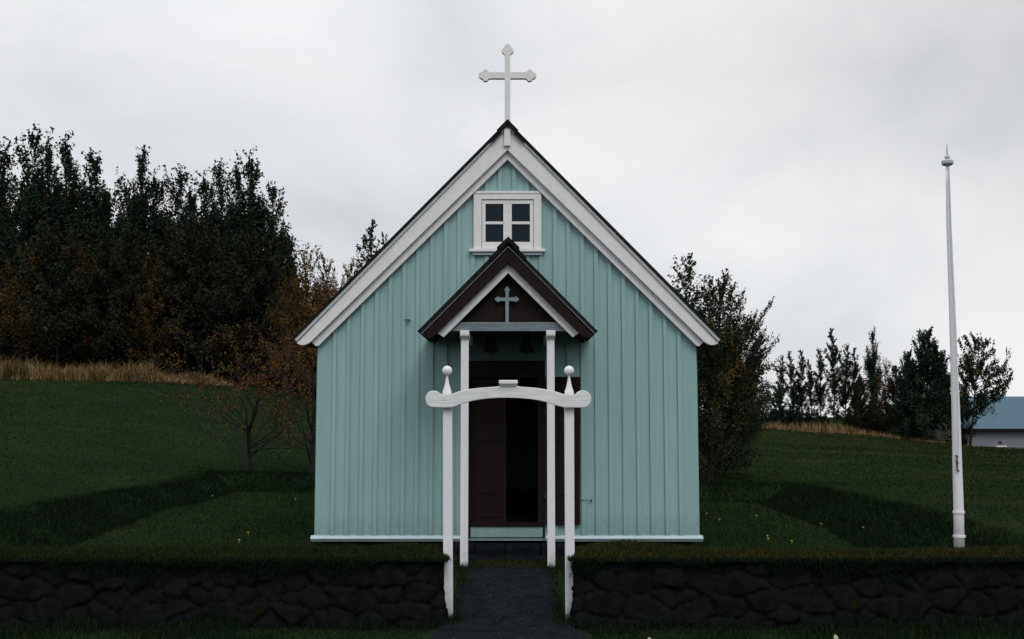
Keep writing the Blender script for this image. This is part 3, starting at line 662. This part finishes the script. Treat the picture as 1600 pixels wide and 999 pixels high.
x = np.concatenate([x,x2,x3]); y = np.concatenate([y,y2,y3]); col = np.concatenate([col, pal(m2_, r, [DG,MG,YG_], [.5,.4,.1]), pal(m3_, r, [DG,YG_,BR], [.4,.4,.2])]); n = len(x)
tag(blades('lawn_grass', np.stack([x,y,height(x,y)-.008],-1), r.uniform(.025,.06,n), .004+.0004*y, col, .8, seed=4, matn='lawn_blade'), 'short dark green lawn inside the churchyard', 'grass', kind='stuff')
n = 420000                                                    # long grass on the banks round the yard
x = r.uniform(-8.8, 7.6, n); y = r.uniform(11.05, 28, n); d = sdist(x, y)+(fbm(x*.9, y*.9, 77)-.5)*.35; ok = (d > -.12) & (d < 1.4); x = x[ok]; y = y[ok]; d = d[ok]; n = len(x)
tf = fbm(x*1.6, y*1.6, 44)
col = pal(n, r, [BG,DG,(.008,.014,.008)], [.3,.5,.2], .35)*.72; up_ = (d+.5*(fbm(x*3,y*3,99)-.5) > .85)[:,None]; col = np.where(up_, pal(n, r, [DG,MG,YG_], [.5,.42,.08]), col)  # face blades darkened: partly own green, partly the bank's shade put into colour
tag(blades('bank_grass', np.stack([x,y,height(x,y)-.02],-1), (.035+.10*tf)*r.uniform(.5,1.3,n)*np.where(d>1,.4,1), .008+.0003*y, col, .9, seed=5, matn='bank_blade'), 'shaggy dark grass on the banks round the churchyard', 'grass', kind='stuff')
n = 230000                                                   # meadow beyond the banks
u = r.uniform(-.52, .52, n); y = np.exp(r.uniform(np.log(12), np.log(58), n)); x = u*y
ye = np.interp(u, UE, YE); ok = (sdist(x,y) > 1.0) & (y < ye+1); x = x[ok]; y = y[ok]; n = len(x)
st_ = fbm(x*.45, y*1.1, 51); gl = sstep((fbm(x*.16, y*.5, 61)-.56)/.08)
col = pal(n, r, [DG,MG,(.0125,.0235,.0095)], [.25,.40,.35], .10); col = col*(.6+.85*st_)[:,None]*1.1; col = col*(1-.55*gl[:,None])+np.array((.040,.045,.015))*.55*gl[:,None]; wr_ = sstep(u[ok]/.4)[:,None]; col = col*(1+wr_*np.array((.22,.0,-.05)))
tag(blades('meadow_grass', np.stack([x,y,height(x,y)-.02],-1), (.02+.0009*y)*r.uniform(.5,1.5,n), .006+.0009*y, col, .8, seed=6, matn='lawn_blade'), 'green meadow sloping up behind the churchyard', 'grass', kind='stuff')
# dry grass edge below the wood
def dry(label, u0, u1, hs, nt, seed, spread):
    r = np.random.default_rng(seed); u = r.uniform(u0, u1, nt); ye = np.interp(u, UE, YE); y = ye+r.uniform(-.3, spread, nt); x = u*y
    th = np.interp(u, np.linspace(u0,u1,len(hs)), hs)*r.uniform(.45,1.15,nt)*(.25+1.3*fbm(x*.9, y*.3, seed)); k = 13; la = r.uniform(0,6.28,nt); lm = r.uniform(0,.35,nt)
    tc_ = pal(nt, r, [(.30,.20,.10),(.20,.13,.062),(.10,.075,.036),(.035,.04,.018)], [.26,.30,.22,.22], .25)
    ii = np.repeat(np.arange(nt), k); n = nt*k
    xx = x[ii]+r.normal(size=n)*.17; yy = y[ii]+r.normal(size=n)*.10; hh = th[ii]*r.uniform(.35,1.1,n)
    dr_ = None
    V0 = np.stack([xx,yy,height(xx,yy)-.03],-1)
    o = blades('dry_grass', V0, hh, np.full(n,.022), tc_[ii]*r.uniform(.7,1.3,(n,1)), 1.2, seed=seed)
    tag(o, label, 'grass', kind='stuff')
dry('tall straw coloured dry grass at the foot of the left wood', -.53, -.262, [1.25,1.1,.95,.7,.3], 1400, 71, 2.4)
dry('short straw coloured dry grass below the right row of trees', .225, .40, [.6,.7,.45,.2], 800, 72, 2.0)
r = np.random.default_rng(77)
pc_ = [(P(698.5,950,YG).x+.0, YG), (P(890,950,YG).x, YG), (P(725.5,700,YP).x, YP+.05), (P(861,700,YP).x, YP+.05)]
wx = []; wy = []
for (a, c), k in zip(pc_, (700,700,420,420)): wx.append(a+r.normal(size=k)*.085); wy.append(c+r.normal(size=k)*.085)
x = np.concatenate(wx); y = np.concatenate(wy); n = len(x)
tag(blades('weeds', np.stack([x,y,height(x,y)-.01],-1), r.uniform(.03,.12,n), np.full(n,.008), pal(n, r, [DG,MG,YG_,BG], [.4,.25,.15,.2]), .8, seed=78), 'tufts of grass round the feet of the white posts', 'grass', kind='stuff')
n = 1500; y = r.uniform(8.9, 13.2, n); x = -.04+r.normal(size=n)*.33; x = np.clip(x, -.66, .6); z = height(x, y)+.014; sz = .005+.016*r.random(n)**3
oc = np.array([(1,0,0),(0,1,0),(-1,0,0),(0,-1,0),(0,0,.7),(0,0,-.7)]); jit_ = r.uniform(.6,1.3,(n,6,1))
V = (np.stack([x,y,z],-1)[:,None,:]+oc[None]*jit_*sz[:,None,None]).reshape(-1,3); i = np.arange(n)[:,None]*6
ff = np.array([(0,1,4),(1,2,4),(2,3,4),(3,0,4),(1,0,5),(2,1,5),(3,2,5),(0,3,5)]); Fp = (i[:,:,None]+ff[None]).reshape(-1,3)
tag(raw('gravel', V, Fp, M['leaf'], col=np.repeat(pal(n, r, [(.010,.013,.018),(.020,.024,.030),(.035,.038,.042)], [.5,.38,.12]), 6, axis=0)), 'loose dark gravel on the path', 'gravel', kind='stuff')
# flowers
for i, (fx, fy) in enumerate(((1182,804),(1124,809),(1349,829),(1200,838),(1237,842),(1199,834),(1104,801),(388,828),(374,841),(462,778),(332,773),(1283,816))):
    Yd = 1.70*F/(fy-650.); v = P(fx, fy, Yd); zz = float(height(v.x, Yd))+.045
    m_ = MB().lathe((v.x,Yd), [(.003,zz-.04),(.004,zz-.006),(.014,zz),(.018,zz+.005),(.012,zz+.010),(.002,zz+.015)], 9)
    tag(m_.build('dandelion', M['yellow'], origin=(v.x,Yd,zz-.04)), 'tiny yellow flower dotted in the churchyard lawn', 'flower', 'yellow flowers in the lawn')
for fx, fy, lb in ((1307,991,'pale fallen leaf at the foot of the right stone wall'),(1015,994,'small pale fallen leaf nearest the path, right of the gate')):
    Yd = 1.9*F/(fy-650.); v = P(fx, fy, Yd); zz = float(height(v.x,Yd))+.07
    q = MB(); pl = [(0,0),(.02,.02),(.03,.05),(.015,.075),(0,.085),(-.018,.07),(-.028,.045),(-.018,.018)]
    vs = [q.bm.verts.new((v.x+a*.7, Yd+b_*.45, zz+b_*.5-abs(a)*.2)) for a, b_ in pl]; vs2 = [q.bm.verts.new(w_.co+Vector((0,.002,-.003))) for w_ in vs]
    q.bm.faces.new(vs); q.bm.faces.new(vs2[::-1])
    for i in range(8): q.bm.faces.new((vs[i],vs[(i+1)%8],vs2[(i+1)%8],vs2[i]))
    tag(q.build('fallen_leaf', M['pale_leaf'], origin=(v.x,Yd,zz)), lb, 'leaf')

# ------------------------------------------------------------------ trees
def tubes_np(segs, n=5):
    """segs: list of (p0, p1, r0, r1)"""
    V = []; Fc = []; k = 0
    for p0, p1, r0, r1 in segs:
        d = p1-p0; L_ = np.linalg.norm(d); 
        if L_ < 1e-5: continue
        d = d/L_; u = np.cross(d, (0,0,1) if abs(d[2]) < .9 else (1,0,0)); u /= np.linalg.norm(u); v = np.cross(d, u)
        for p, r_ in ((p0,r0),(p1,r1)):
            for i in range(n): V.append(p+(u*math.cos(2*math.pi*i/n)+v*math.sin(2*math.pi*i/n))*r_)
        for i in range(n): Fc.append((k+i, k+(i+1)%n, k+n+(i+1)%n, k+n+i))
        k += 2*n
    return np.array(V), np.array(Fc)
def leaves_np(c, size, r, aspect=.8):
    n = len(c); a = r.normal(size=(n,3)); a /= np.linalg.norm(a,axis=1)[:,None]; b_ = r.normal(size=(n,3)); b_ = np.cross(a,b_); b_ /= np.linalg.norm(b_,axis=1)[:,None]
    a = a*size[:,None]*.5; b_ = b_*size[:,None]*.5*aspect
    V = np.stack([c-a, c-b_*.8+a*.1, c+a, c+b_*.8+a*.1], 1).reshape(-1,3); i = np.arange(n)*4
    return V, np.stack([i,i+1,i+2,i+3],-1)
def tree_mesh(name, H, Rw, nb, el0, el1, env, nleaf, lsize, cols, wts, seed, clump=.10, bare=.12, trunk_r=.09, bark='bark', droop=0, subs=2, leader=1.0, spires=0, spread=.9):
    """unit builder: returns root with trunk and crown at the origin"""
    r = np.random.default_rng(seed); segs = []; tips = []
    P0 = np.zeros(3); prev = P0.copy(); K = 12; axis = []
    wv = r.normal(size=(K+1,2)).cumsum(0)*.012*H*.5
    for i in range(K+1):
        t = i/K; p = np.array([wv[i,0]*t, wv[i,1]*t, H*t*leader]); axis.append(p)
        if i: segs.append((axis[i-1], p, trunk_r*(1-(i-1)/K*.93), trunk_r*(1-t*.93)))
    axis = np.array(axis)
    def ax(t): 
        q = t*K; i = min(int(q), K-1); f = q-i; return axis[i]*(1-f)+axis[i+1]*f
    for j in range(nb):
        t = bare+(1-bare)*((j+r.random())/nb)**.9*.985; az = j*2.39996+r.uniform(-.5,.5)
        L_ = Rw*env(t)*r.uniform(.7,1.25); el = R(el0+(el1-el0)*t+r.uniform(-12,12)); Lb = L_/max(math.cos(el),.25)
        Lb = min(Lb, (1.06-t)*H*1.15+.18*H*.3) 
        p = ax(t); d = np.array([math.cos(az)*math.cos(el), math.sin(az)*math.cos(el), math.sin(el)]); rr_ = trunk_r*.38*(1-t*.7)
        m_ = 5; q = p.copy()
        for i in range(m_):
            q2 = q+d*Lb/m_; segs.append((q, q2, rr_*(1-i/m_*.85), rr_*(1-(i+1)/m_*.85)))
            if i >= 1: tips.append((q, q2, Lb))
            q = q2; d = d+np.array([0,0,.10-droop])+r.normal(size=3)*.08; d /= np.linalg.norm(d)
            if i in (1,2,3):
                for s_k in range(subs):
                    dd = d+r.normal(size=3)*.55; dd[2] += .2-droop; dd /= np.linalg.norm(dd); l2 = Lb*r.uniform(.18,.36)
                    segs.append((q, q+dd*l2, rr_*.4, rr_*.12)); tips.append((q, q+dd*l2, Lb))
    for i in range(int(K*.7), K):
        for _ in range(2): tips.append((axis[i], axis[i+1], Rw*.3))
    for j in range(spires):                       # upright side leaders, each with its own pointed tip
        t = r.uniform(.30,.72); az = r.uniform(0,6.28); q = ax(t); hh = H*r.uniform(.16,.34)*(1.15-t*.5); hh = min(hh, (1.0-t)*H*.93)
        off = spread*r.uniform(.35,1.0)*(1.1-t*.75); d = np.array([math.cos(az)*off/hh*2.2, math.sin(az)*off/hh*2.2, 1.0]); m_ = 7; rr_ = trunk_r*.35
        for i in range(m_):
            dn = d/np.linalg.norm(d); q2 = q+dn*hh/m_*1.05; segs.append((q, q2, rr_*(1-i/m_*.85), rr_*(1-(i+1)/m_*.85))); tips.append((q, q2, .1)); 
            for _ in range(3 if i < m_-2 else 1):
                a2 = r.uniform(0,6.28); l2 = .42*(1-i/m_)**.8*r.uniform(.4,1.1)+.08; dd = np.array([math.cos(a2)*.6, math.sin(a2)*.6, .85]); segs.append((q, q+dd*l2, .014, .006)); tips.append((q, q+dd*l2, .1))
            q = q2; d = d*np.array([.72,.72,1])+r.normal(size=3)*.04
    tp = np.array([np.concatenate([a, c]) for a, c, _ in tips]); wl = np.linalg.norm(tp[:,3:]-tp[:,:3], axis=1)+.05
    wl = wl*np.clip((H*1.0-tp[:,5])/(.22*H), .38, 1); ii = r.choice(len(tp), nleaf, p=wl/wl.sum()); f = r.random(nleaf)[:,None]
    c = tp[ii,:3]*(1-f)+tp[ii,3:]*f; hf = np.clip(c[:,2]/H,0,1)
    c = c+r.normal(size=(nleaf,3))*(clump*(.22+.78*(1-hf)**.8))[:,None]*np.array([1,1,1.1])
    keep = c[:,2] > .05; c = c[keep]; ii = ii[keep]; n = len(c)
    V, Fq = leaves_np(c, lsize*r.uniform(.6,1.3,n), r)
    tipc = pal(len(tp), r, cols, wts, .3)[ii]; col = tipc*r.uniform(.85,1.15,(n,1))
    TV, TF = tubes_np(segs)
    return (TV, TF, bark), (V, Fq, np.repeat(col,4,axis=0))
PROTO = {}
def make_proto(kind, **k):
    T, Lf = tree_mesh(kind, **k)
    tm = raw('trunk', T[0], T[1], M[T[2]], smooth=True); lm = raw('crown', Lf[0], Lf[1], M['leaf'], col=Lf[2])
    PROTO[kind] = (tm.data, lm.data, float(np.percentile(Lf[0][:,2], 99.7))); bpy.data.objects.remove(tm); bpy.data.objects.remove(lm)
G1 = [(.012,.022,.014),(.018,.029,.016),(.009,.016,.012)]; G1w = [.45,.3,.25]
env_pop = lambda t: (1-t)**.85*(.55+.45*min(1,t*3.0))*1.2 + .06
env_bush = lambda t: (1-t)**.7*1.15+.07
env_will = lambda t: min(1,.42+t*2.2)*(1-t)**.85*1.35+.05
env_cone = lambda t: (1-t)**.95+.03
env_round = lambda t: math.sin(min(1,(t*.96+.06))*math.pi)**.6
for s in range(3):
    make_proto('poplar%d'%s, H=10, Rw=1.6, nb=46, el0=42, el1=74, env=env_pop, nleaf=15000, lsize=.14, cols=G1+[(.035,.03,.014)], wts=[.42,.28,.24,.06], seed=100+s, clump=.20, bare=.05, spires=15, spread=1.5)
for s in range(2):
    make_proto('slim%d'%s, H=10, Rw=1.15, nb=34, el0=45, el1=70, env=env_pop, nleaf=4200, lsize=.17, cols=G1+[(.04,.034,.016)], wts=[.4,.3,.2,.1], seed=120+s, clump=.14, trunk_r=.08, subs=1, spires=2, spread=.7)
    make_proto('autumn%d'%s, H=8, Rw=2.1, nb=40, el0=30, el1=65, env=env_bush, nleaf=6500, lsize=.13, cols=[(.075,.038,.012),(.045,.03,.014),(.03,.026,.013),(.02,.022,.012)], wts=[.22,.3,.28,.2], seed=130+s, clump=.20)
    make_proto('dusky%d'%s, H=8, Rw=2.2, nb=40, el0=25, el1=60, env=env_bush, nleaf=10500, lsize=.17, cols=[(.022,.020,.012),(.013,.018,.012),(.030,.022,.012)], wts=[.35,.5,.15], seed=140+s, clump=.22)
make_proto('shrub', H=5, Rw=2.3, nb=60, el0=5, el1=55, env=lambda t: (1-t)**.5, nleaf=15000, lsize=.16, cols=[(.008,.013,.010),(.012,.017,.011),(.016,.015,.010)], wts=[.5,.35,.15], seed=155, clump=.22, bare=.02)
make_proto('amber', H=8, Rw=2.1, nb=44, el0=30, el1=66, env=env_bush, nleaf=12500, lsize=.13, cols=[(.13,.065,.016),(.085,.05,.016),(.04,.035,.014),(.02,.022,.012)], wts=[.25,.3,.25,.2], seed=139, clump=.24, spires=5)
make_proto('spruce', H=6, Rw=1.5, nb=70, el0=-8, el1=20, env=env_cone, nleaf=13000, lsize=.11, cols=[(.008,.017,.014),(.011,.022,.017)], wts=[.6,.4], seed=150, clump=.10, bare=.03, droop=.12)
make_proto('willow', H=5, Rw=1.75, nb=70, el0=12, el1=72, env=env_will, nleaf=30000, lsize=.075, cols=[(.020,.028,.015),(.028,.036,.018),(.013,.019,.012),(.075,.05,.015)], wts=[.38,.25,.31,.06], seed=160, clump=.12, trunk_r=.07, subs=3, bare=.04, spires=7, spread=.9)
make_proto('slender', H=5, Rw=.9, nb=44, el0=35, el1=70, env=env_pop, nleaf=7500, lsize=.07, cols=[(.020,.028,.015),(.028,.036,.018),(.013,.019,.012),(.06,.045,.015)], wts=[.38,.27,.27,.08], seed=161, clump=.08, trunk_r=.04, subs=2, spires=4, spread=.35)
make_proto('dense', H=7, Rw=2.0, nb=64, el0=15, el1=62, env=lambda t: (1-t)**.6*.95+.1, nleaf=21000, lsize=.15, cols=G1, wts=G1w, seed=170, clump=.20, trunk_r=.13, bare=.03)
make_proto('spread', H=7, Rw=2.9, nb=46, el0=-5, el1=42, env=env_round, nleaf=9500, lsize=.18, cols=G1+[(.06,.035,.014)], wts=[.4,.3,.22,.08], seed=181, clump=.16, bare=.28, trunk_r=.14)
tr = random.Random(5)
def tree(kind, tx, ty, Yd, label, group, wide=1.0, bx=None, base_y=None, name=None):
    """tx, ty: where the top stands in the photograph; Yd: its distance"""
    top = P(tx, ty, Yd); X0 = P(bx if bx is not None else tx, 600, Yd).x; z0 = float(height(X0, Yd))-.05
    H = top.z-z0; tm, lm, H0 = PROTO[kind]; s = H/H0
    nm = name or {'p':'poplar','s':'poplar','a':'autumn_tree','d':'tree'}[kind[0]]
    o = empty(nm, (X0, Yd, z0), label, 'tree', group)
    rz = tr.uniform(0, 6.28); 
    for n_, me in (('trunk',tm),('crown',lm)):
        c = bpy.data.objects.new(n_, me); C.objects.link(c); c.parent = o
    o.scale = (s*wide, s*wide, s); o.rotation_euler = (0, 0, rz)
    if abs(top.x-X0) > .05:
        lean = math.atan2(top.x-X0, H); from_ = Vector((math.sin(lean),0,math.cos(lean))).to_track_quat('Z','Y')
        o.rotation_mode = 'QUATERNION'; import mathutils
        o.rotation_quaternion = mathutils.Quaternion((0,1,0), lean) @ mathutils.Quaternion((0,0,1), rz)
    return o
GL = 'trees of the wood on the left slope'; GR = 'trees in the row beyond the right meadow'
backrow = [(-34,240,'dark poplar cut by the left edge of the frame'),(6,232,'leafy dark poplar, first whole top from the left edge'),(44,206,'tallest dark poplar near the left edge of the wood'),(76,238,'dark poplar just right of the tallest one on the left'),(101,222,'slim dark poplar spire right of the tallest left poplars'),
 (126,262,'lower poplar between the slim spire and the next pointed top'),(146,243,'pointed dark poplar before the first dip in the wood'),(170,298,'low poplar top in the first dip of the wood'),(196,290,'short poplar left of the lone high spire in the mid wood'),(222,239,'lone high poplar spire in the middle of the left wood'),
 (247,278,'poplar just right of the lone high spire'),(273,270,'thin pointed poplar between the two high groups of the wood'),(300,302,'low poplar in the second dip of the wood'),(324,280,'sparse poplar starting the right high group of the wood'),(350,258,'full dark poplar in the right high group of the wood'),
 (372,268,'dark poplar between the two highest tops of the right group'),(394,249,'highest poplar of the right group in the left wood'),(429,296,'last tall poplar of the wood, with side shoots above the autumn bushes')]
for i, (x, y, lb) in enumerate(backrow):
    tree('poplar%d'%(i%3), x, y, tr.uniform(49.5, 53.5), lb, GL, wide=tr.uniform(.8,1.1))
tree('poplar1', 452, 366, 49, 'short dark poplar at the right end of the wood, above orange bushes', GL, .75)
front = [('autumn0',-12,395,'rust brown tree at the left edge, before the dark poplars'),('autumn1',44,372,'brownish thin leaved tree in front of the tallest left poplar'),('dusky0',88,350,'dusky tree below the slim spire on the left'),('autumn0',128,380,'brown tinged tree in front of the first dip'),('dusky1',168,372,'dusky tree filling the first dip of the wood'),
 ('dusky0',206,360,'dusky rounded tree below the lone high spire'),('autumn1',238,400,'faded brown tree below the middle of the wood'),('dusky1',272,350,'dusky tree below the thin pointed poplar'),('dusky0',312,345,'dusky tree filling the second dip of the wood'),('autumn0',352,410,'dull brown tree in front of the right high group'),
 ('dusky1',388,365,'dark bushy tree at the foot of the highest right group top'),('dusky0',424,372,'dark bushy tree at the foot of the last tall poplar'),('dusky1',452,420,'dark bush low at the right end of the wood')]
for i, (k_, x, y, lb) in enumerate(front): tree(k_, x, y, tr.uniform(47.2, 48.6), lb, GL, wide=1.05, name='bushy_tree')
for x, y, lb in ((20,470,'low dark spruce second from the left edge under the wood'),(112,480,'low dark spruce behind the dry grass below the slim spire'),(190,475,'low dark spruce behind the dry grass below the first dip'),(262,465,'low dark spruce behind the dry grass in mid wood'),(335,470,'low dark spruce behind the end of the dry grass'),(405,480,'low dark spruce nearest the small bare tree')):
    tree('spruce', x, y, tr.uniform(46.6,47.2)+1.5, lb, GL, wide=1.25, name='spruce')
for k_, x, y, lb in (('amber',478,390,'orange topped autumn bush left of the church eave'),('amber',512,402,'orange autumn bush nearest the church roof, darker below'),('amber',544,410,'brown autumn bush half hidden by the church roof'),('autumn0',448,430,'dull orange bush below the last dark poplar'),('dusky0',500,455,'dark undergrowth tree beneath the orange bushes'),('autumn1',582,430,'brown bush hidden mostly behind the church roof edge')):
    tree(k_, x, y, tr.uniform(43,46), lb, 'autumn bushes left of the church', wide=.8, name='autumn_tree')
for x, y in ((-25,470),(18,455),(62,470),(104,460),(147,472),(186,462),(228,470),(268,460),(310,472),(352,468),(395,475),(436,480),(474,490),(512,500),(552,500),(446,505),(492,520)):
    tree('shrub', x, y, tr.uniform(51,54) if y < 503 else 47, 'dark undergrowth in the shade between the trunks of the left wood', 'undergrowth of the left wood', wide=1.05, name='shrub')
for x, y in ((1208,640),(1232,642),(1262,646),(1284,650),(1338,640),(1366,632),(1392,636),(1418,640),(1442,645),(1468,650),(1490,655)):
    tree('shrub', x, y, tr.uniform(60,62) if x < 1400 else 56.5, 'low dark undergrowth at the foot of the right row of trees', 'undergrowth of the right row', wide=1.3, name='shrub')
tree('slender', 579, 353, 30, 'thin poplar tip rising just over the left roof slope of the church', 'poplars behind the church', .95, name='poplar')
tree('slender', 604, 368, 30, 'poplar shoot with only its tip above the left roof slope', 'poplars behind the church', .6, name='poplar')
# right of the church
tree('slender', 1056, 401, 25.4, 'upright leafy tree rising behind the right roof slope', 'willows right of the church', 1.15, bx=1062, name='willow')
tree('willow', 1124, 434, 24.6, 'large dark green willow standing right of the church wall', 'willows right of the church', .88, bx=1108, name='willow')
tree('willow', 1176, 488, 25.3, 'rounded willow leaning out right of the largest one beside the church', 'willows right of the church', 0.82, bx=1116, name='willow')
tree('willow', 1085, 480, 25.6, 'willow pressed against the church corner behind the eave', 'willows right of the church', .85, bx=1082, name='willow')
tree('slender', 1200, 520, 26.0, 'small upright willow at the right rim of the clump', 'willows right of the church', 1.5, bx=1128, name='willow')
row = [('slim0',1219,557,'thin poplar closest to the willow clump'),('slim1',1237,550,'thin poplar second from the willow clump'),('slim0',1252,548,'thin poplar with a brown middle, third from the willow clump'),('slim1',1268,563,'shortest of the thin poplars in the right row'),
 ('slim0',1281,546,'slim poplar just left of the tall airy one'),('slim1',1301,515,'tall airy poplar with a bare visible stem'),('slim0',1319,540,'poplar just right of the tall airy one'),('slim1',1333,545,'poplar halfway between the two tall airy tops'),('poplar1',1362,518,'tall leafy poplar with a broad top in the right row')]
for k_, x, y, lb in row: tree(k_, x, y, tr.uniform(59.5,62), lb, GR, wide=1.15 if x != 1362 else .8)
for k_, x, y, lb in (('autumn0',1384,562,'rusty brown tree beside the broad topped poplar'),('dusky1',1400,572,'brown green tree left of the dense dark one'),('dusky0',1345,590,'low dusky tree under the right poplars')): tree(k_, x, y, 58.8, lb, GR, wide=.95, name='bushy_tree')
for x, y, lb in ((1243,606,'small dark spruce under the thin poplars'),(1216,603,'small dark spruce half hidden by the willow clump')): tree('spruce', x, y, 59.5, lb, GR, 1.0, name='spruce')
tree('dense', 1443, 517, 54.6, 'broad dense dark tree left of the flagpole', GR, .95, bx=1446, name='dense_tree')
tree('dense', 1417, 550, 55.3, 'dense dark tree on the left flank of the broadest one', GR, .7, name='dense_tree')
tree('dense', 1470, 548, 55, 'dense dark tree directly behind the flagpole', GR, .75, name='dense_tree')
tree('spread', 1533, 524, 54.5, 'open spreading tree right of the flagpole, before the blue roof', GR, .66, bx=1512, name='spreading_tree')
tree('dusky1', 1507, 600, 55, 'brown bush under the spreading tree by the flagpole', GR, .6, name='bushy_tree')

# small leafless trees in front of the wood, built twig by twig
def bare_tree(bx, by, Yd, top_y, half, label, seed, m='bark', nleaf=1500, name='bare_tree', cat='tree', depth=5, forks=7, cols=((.11,.045,.012),(.07,.035,.012),(.05,.035,.012)), low=.16):
    r = np.random.default_rng(seed); b0 = P(bx, by, Yd); b0.z = float(height(b0.x, Yd))-.03; H = P(bx, top_y, Yd).z-b0.z
    segs = []; tips = []
    def grow(p, d, L_, rad, dep):
        n = 4; q = p.copy()
        for i in range(n):
            q2 = q+d*L_/n; ra = rad*(1-.16*i); segs.append((q, q2, ra, ra*.84)); q = q2
            d = d+r.normal(size=3)*.13+np.array([0,0,.05]); d = d/np.linalg.norm(d)
            if dep < depth and i > 0:
                for _ in range(2 if dep < 3 else 1):
                    if r.random() < .72:
                        s_ = np.cross(d, r.normal(size=3)); s_ /= np.linalg.norm(s_); dd = d*.75+s_*.75; dd /= np.linalg.norm(dd); grow(q, dd, L_*r.uniform(.42,.66), ra*.5, dep+1)
        if dep >= 2: tips.append((p, q))
    base = np.array(b0); segs.append((base, base+np.array([.0,0,H*low]), H*.018, H*.014)); q = base+np.array([0,0,H*low])
    grow(q, np.array([.02,0,1.]), H*.50, H*.012, 1)
    for k in range(forks):
        az = k*2.4+r.uniform(-.3,.3); el = R(r.uniform(12,55)); L_ = half*r.uniform(.75,1.0)/math.cos(el)*.85; st_ = base+np.array([0,0,H*r.uniform(.03,low*1.9)])
        grow(st_, np.array([math.cos(az)*math.cos(el), math.sin(az)*math.cos(el), math.sin(el)]), min(L_, H*.55), H*.0065, 2)
    o = empty(name, b0, label, cat, 'small bare trees left of the church' if cat == 'tree' else None)
    segs = [(a, c, max(r0,.005), max(r1,.004)) for a, c, r0, r1 in segs]
    V_, F_ = tubes_np(segs, 4); raw('trunk', V_, F_, M[m], o, smooth=True)
    if nleaf:
        tp = np.array([np.concatenate([a,c]) for a, c in tips]); ii = r.integers(0, len(tp), nleaf); f = r.random(nleaf)[:,None]
        c = tp[ii,:3]*(1-f)+tp[ii,3:]*f+r.normal(size=(nleaf,3))*.05
        w_ = sstep(((c[:,2]-base[2])/H-.15)/.5); kp = r.random(nleaf) < .25+.75*w_; c = c[kp]
        V_, F_ = leaves_np(c, .05*r.uniform(.6,1.4,len(c)), r); raw('crown', V_, F_, M['leaf'], o, col=np.repeat(pal(len(c), r, list(cols), [.35,.35,.3], .4),4,axis=0))
    return o
bare_tree(388, 738, 26.6, 505, 1.75, 'small nearly bare tree with orange leaves on the left churchyard bank', 201, nleaf=5200, forks=14)
bare_tree(487, 742, 26.2, 480, 1.35, 'nearly bare small tree beside the left church wall, half hidden', 207, nleaf=4800, forks=10)
bare_tree(1473, 690, 51, 664, .55, 'pale leafless shrub left of the flagpole foot of the blue roofed building', 215, m='bark_pale', nleaf=0, name='pale_shrub', cat='shrub', forks=12, depth=4)

# ------------------------------------------------------------------ blue roofed building beyond the meadow
YH = 90
a = P(1488,700,YH); hb = empty('farm_building', (a.x+10, YH+5, -3), 'long grey clad building with a blue metal roof at the right edge', 'building')
x0, x1 = P(1490,680,YH).x, P(1490,680,YH).x+26; ze = P(1550,670.5,YH).z; zr = P(1550,620,YH+5).z
m_ = MB(); z = -3.0
m_.box(x0, x1, YH+.05, YH+10, -3, ze-.05).prism([(x0,-3),(x0+.1,-3),(x0+.1,ze),(x0,ze)], YH+.06, YH+.07)
while z < ze-.05:                                             # lapped boards
    vs = [m_.bm.verts.new(v) for v in ((x0,YH-.0,z),(x1,YH-.0,z),(x1,YH+.04,z+.2),(x0,YH+.04,z+.2),(x0,YH+.049,z),(x1,YH+.049,z),(x1,YH+.049,z+.2),(x0,YH+.049,z+.2))]
    for f in ((0,1,2,3),(4,7,6,5),(0,4,5,1),(3,2,6,7),(0,3,7,4),(1,5,6,2)): m_.bm.faces.new([vs[i] for i in f])
    z += .2
m_.build('wall', M['house_wall'], hb)
rf = MB(); k_ = 0; x = x0-.4
while x < x1+.4:                                              # corrugated sheets
    for ya, za_, yb, zb_ in ((YH-.5, ze-.02, YH+5, zr), (YH+10.5, ze-.02, YH+5, zr)):
        vs = [rf.bm.verts.new(v) for v in ((x,ya,za_),(x+.25,ya,za_),(x+.25,yb,zb_),(x,yb,zb_))]; rf.bm.faces.new(vs)
        vs = [rf.bm.verts.new(v) for v in ((x,ya,za_+.001),(x+.06,ya,za_+.06),(x+.06,yb,zb_+.06),(x,yb,zb_+.001))]; rf.bm.faces.new(vs)
        vs = [rf.bm.verts.new(v) for v in ((x+.12,ya,za_+.001),(x+.06,ya,za_+.06),(x+.06,yb,zb_+.06),(x+.12,yb,zb_+.001))]; rf.bm.faces.new(vs)
    x += .25
hr = rf.build('roof', M['house_roof'], hb)
MB().box(x0-.4, x1+.4, YH-.53, YH-.5, ze-.16, ze+.03).build('gutter', M['tar'], hr)
for xa in (x0, x1-.05):
    gm = MB()
    vs = [gm.bm.verts.new(v) for v in ((xa,YH+.06,ze-.06),(xa,YH+9.9,ze-.06),(xa,YH+5,zr-.05),(xa+.05,YH+.06,ze-.06),(xa+.05,YH+9.9,ze-.06),(xa+.05,YH+5,zr-.05))]
    for f in ((0,1,2),(5,4,3),(0,3,4,1),(1,4,5,2),(2,5,3,0)): gm.bm.faces.new([vs[i] for i in f])
    gm.build('gable', M['house_wall'], hb)
v = P(1562.6,691.6,YH); MB().box(v.x-.13, v.x+.13, YH-.06, YH-.002, v.z-.12, v.z+.12).build('vent', M['iron'], hb)
v = P(1563,698,YH); MB().box(v.x-.42, v.x+.42, YH-.25, YH-.002, v.z-.06, v.z+.07).build('ledge', M['white'], hb, bevel=.01)
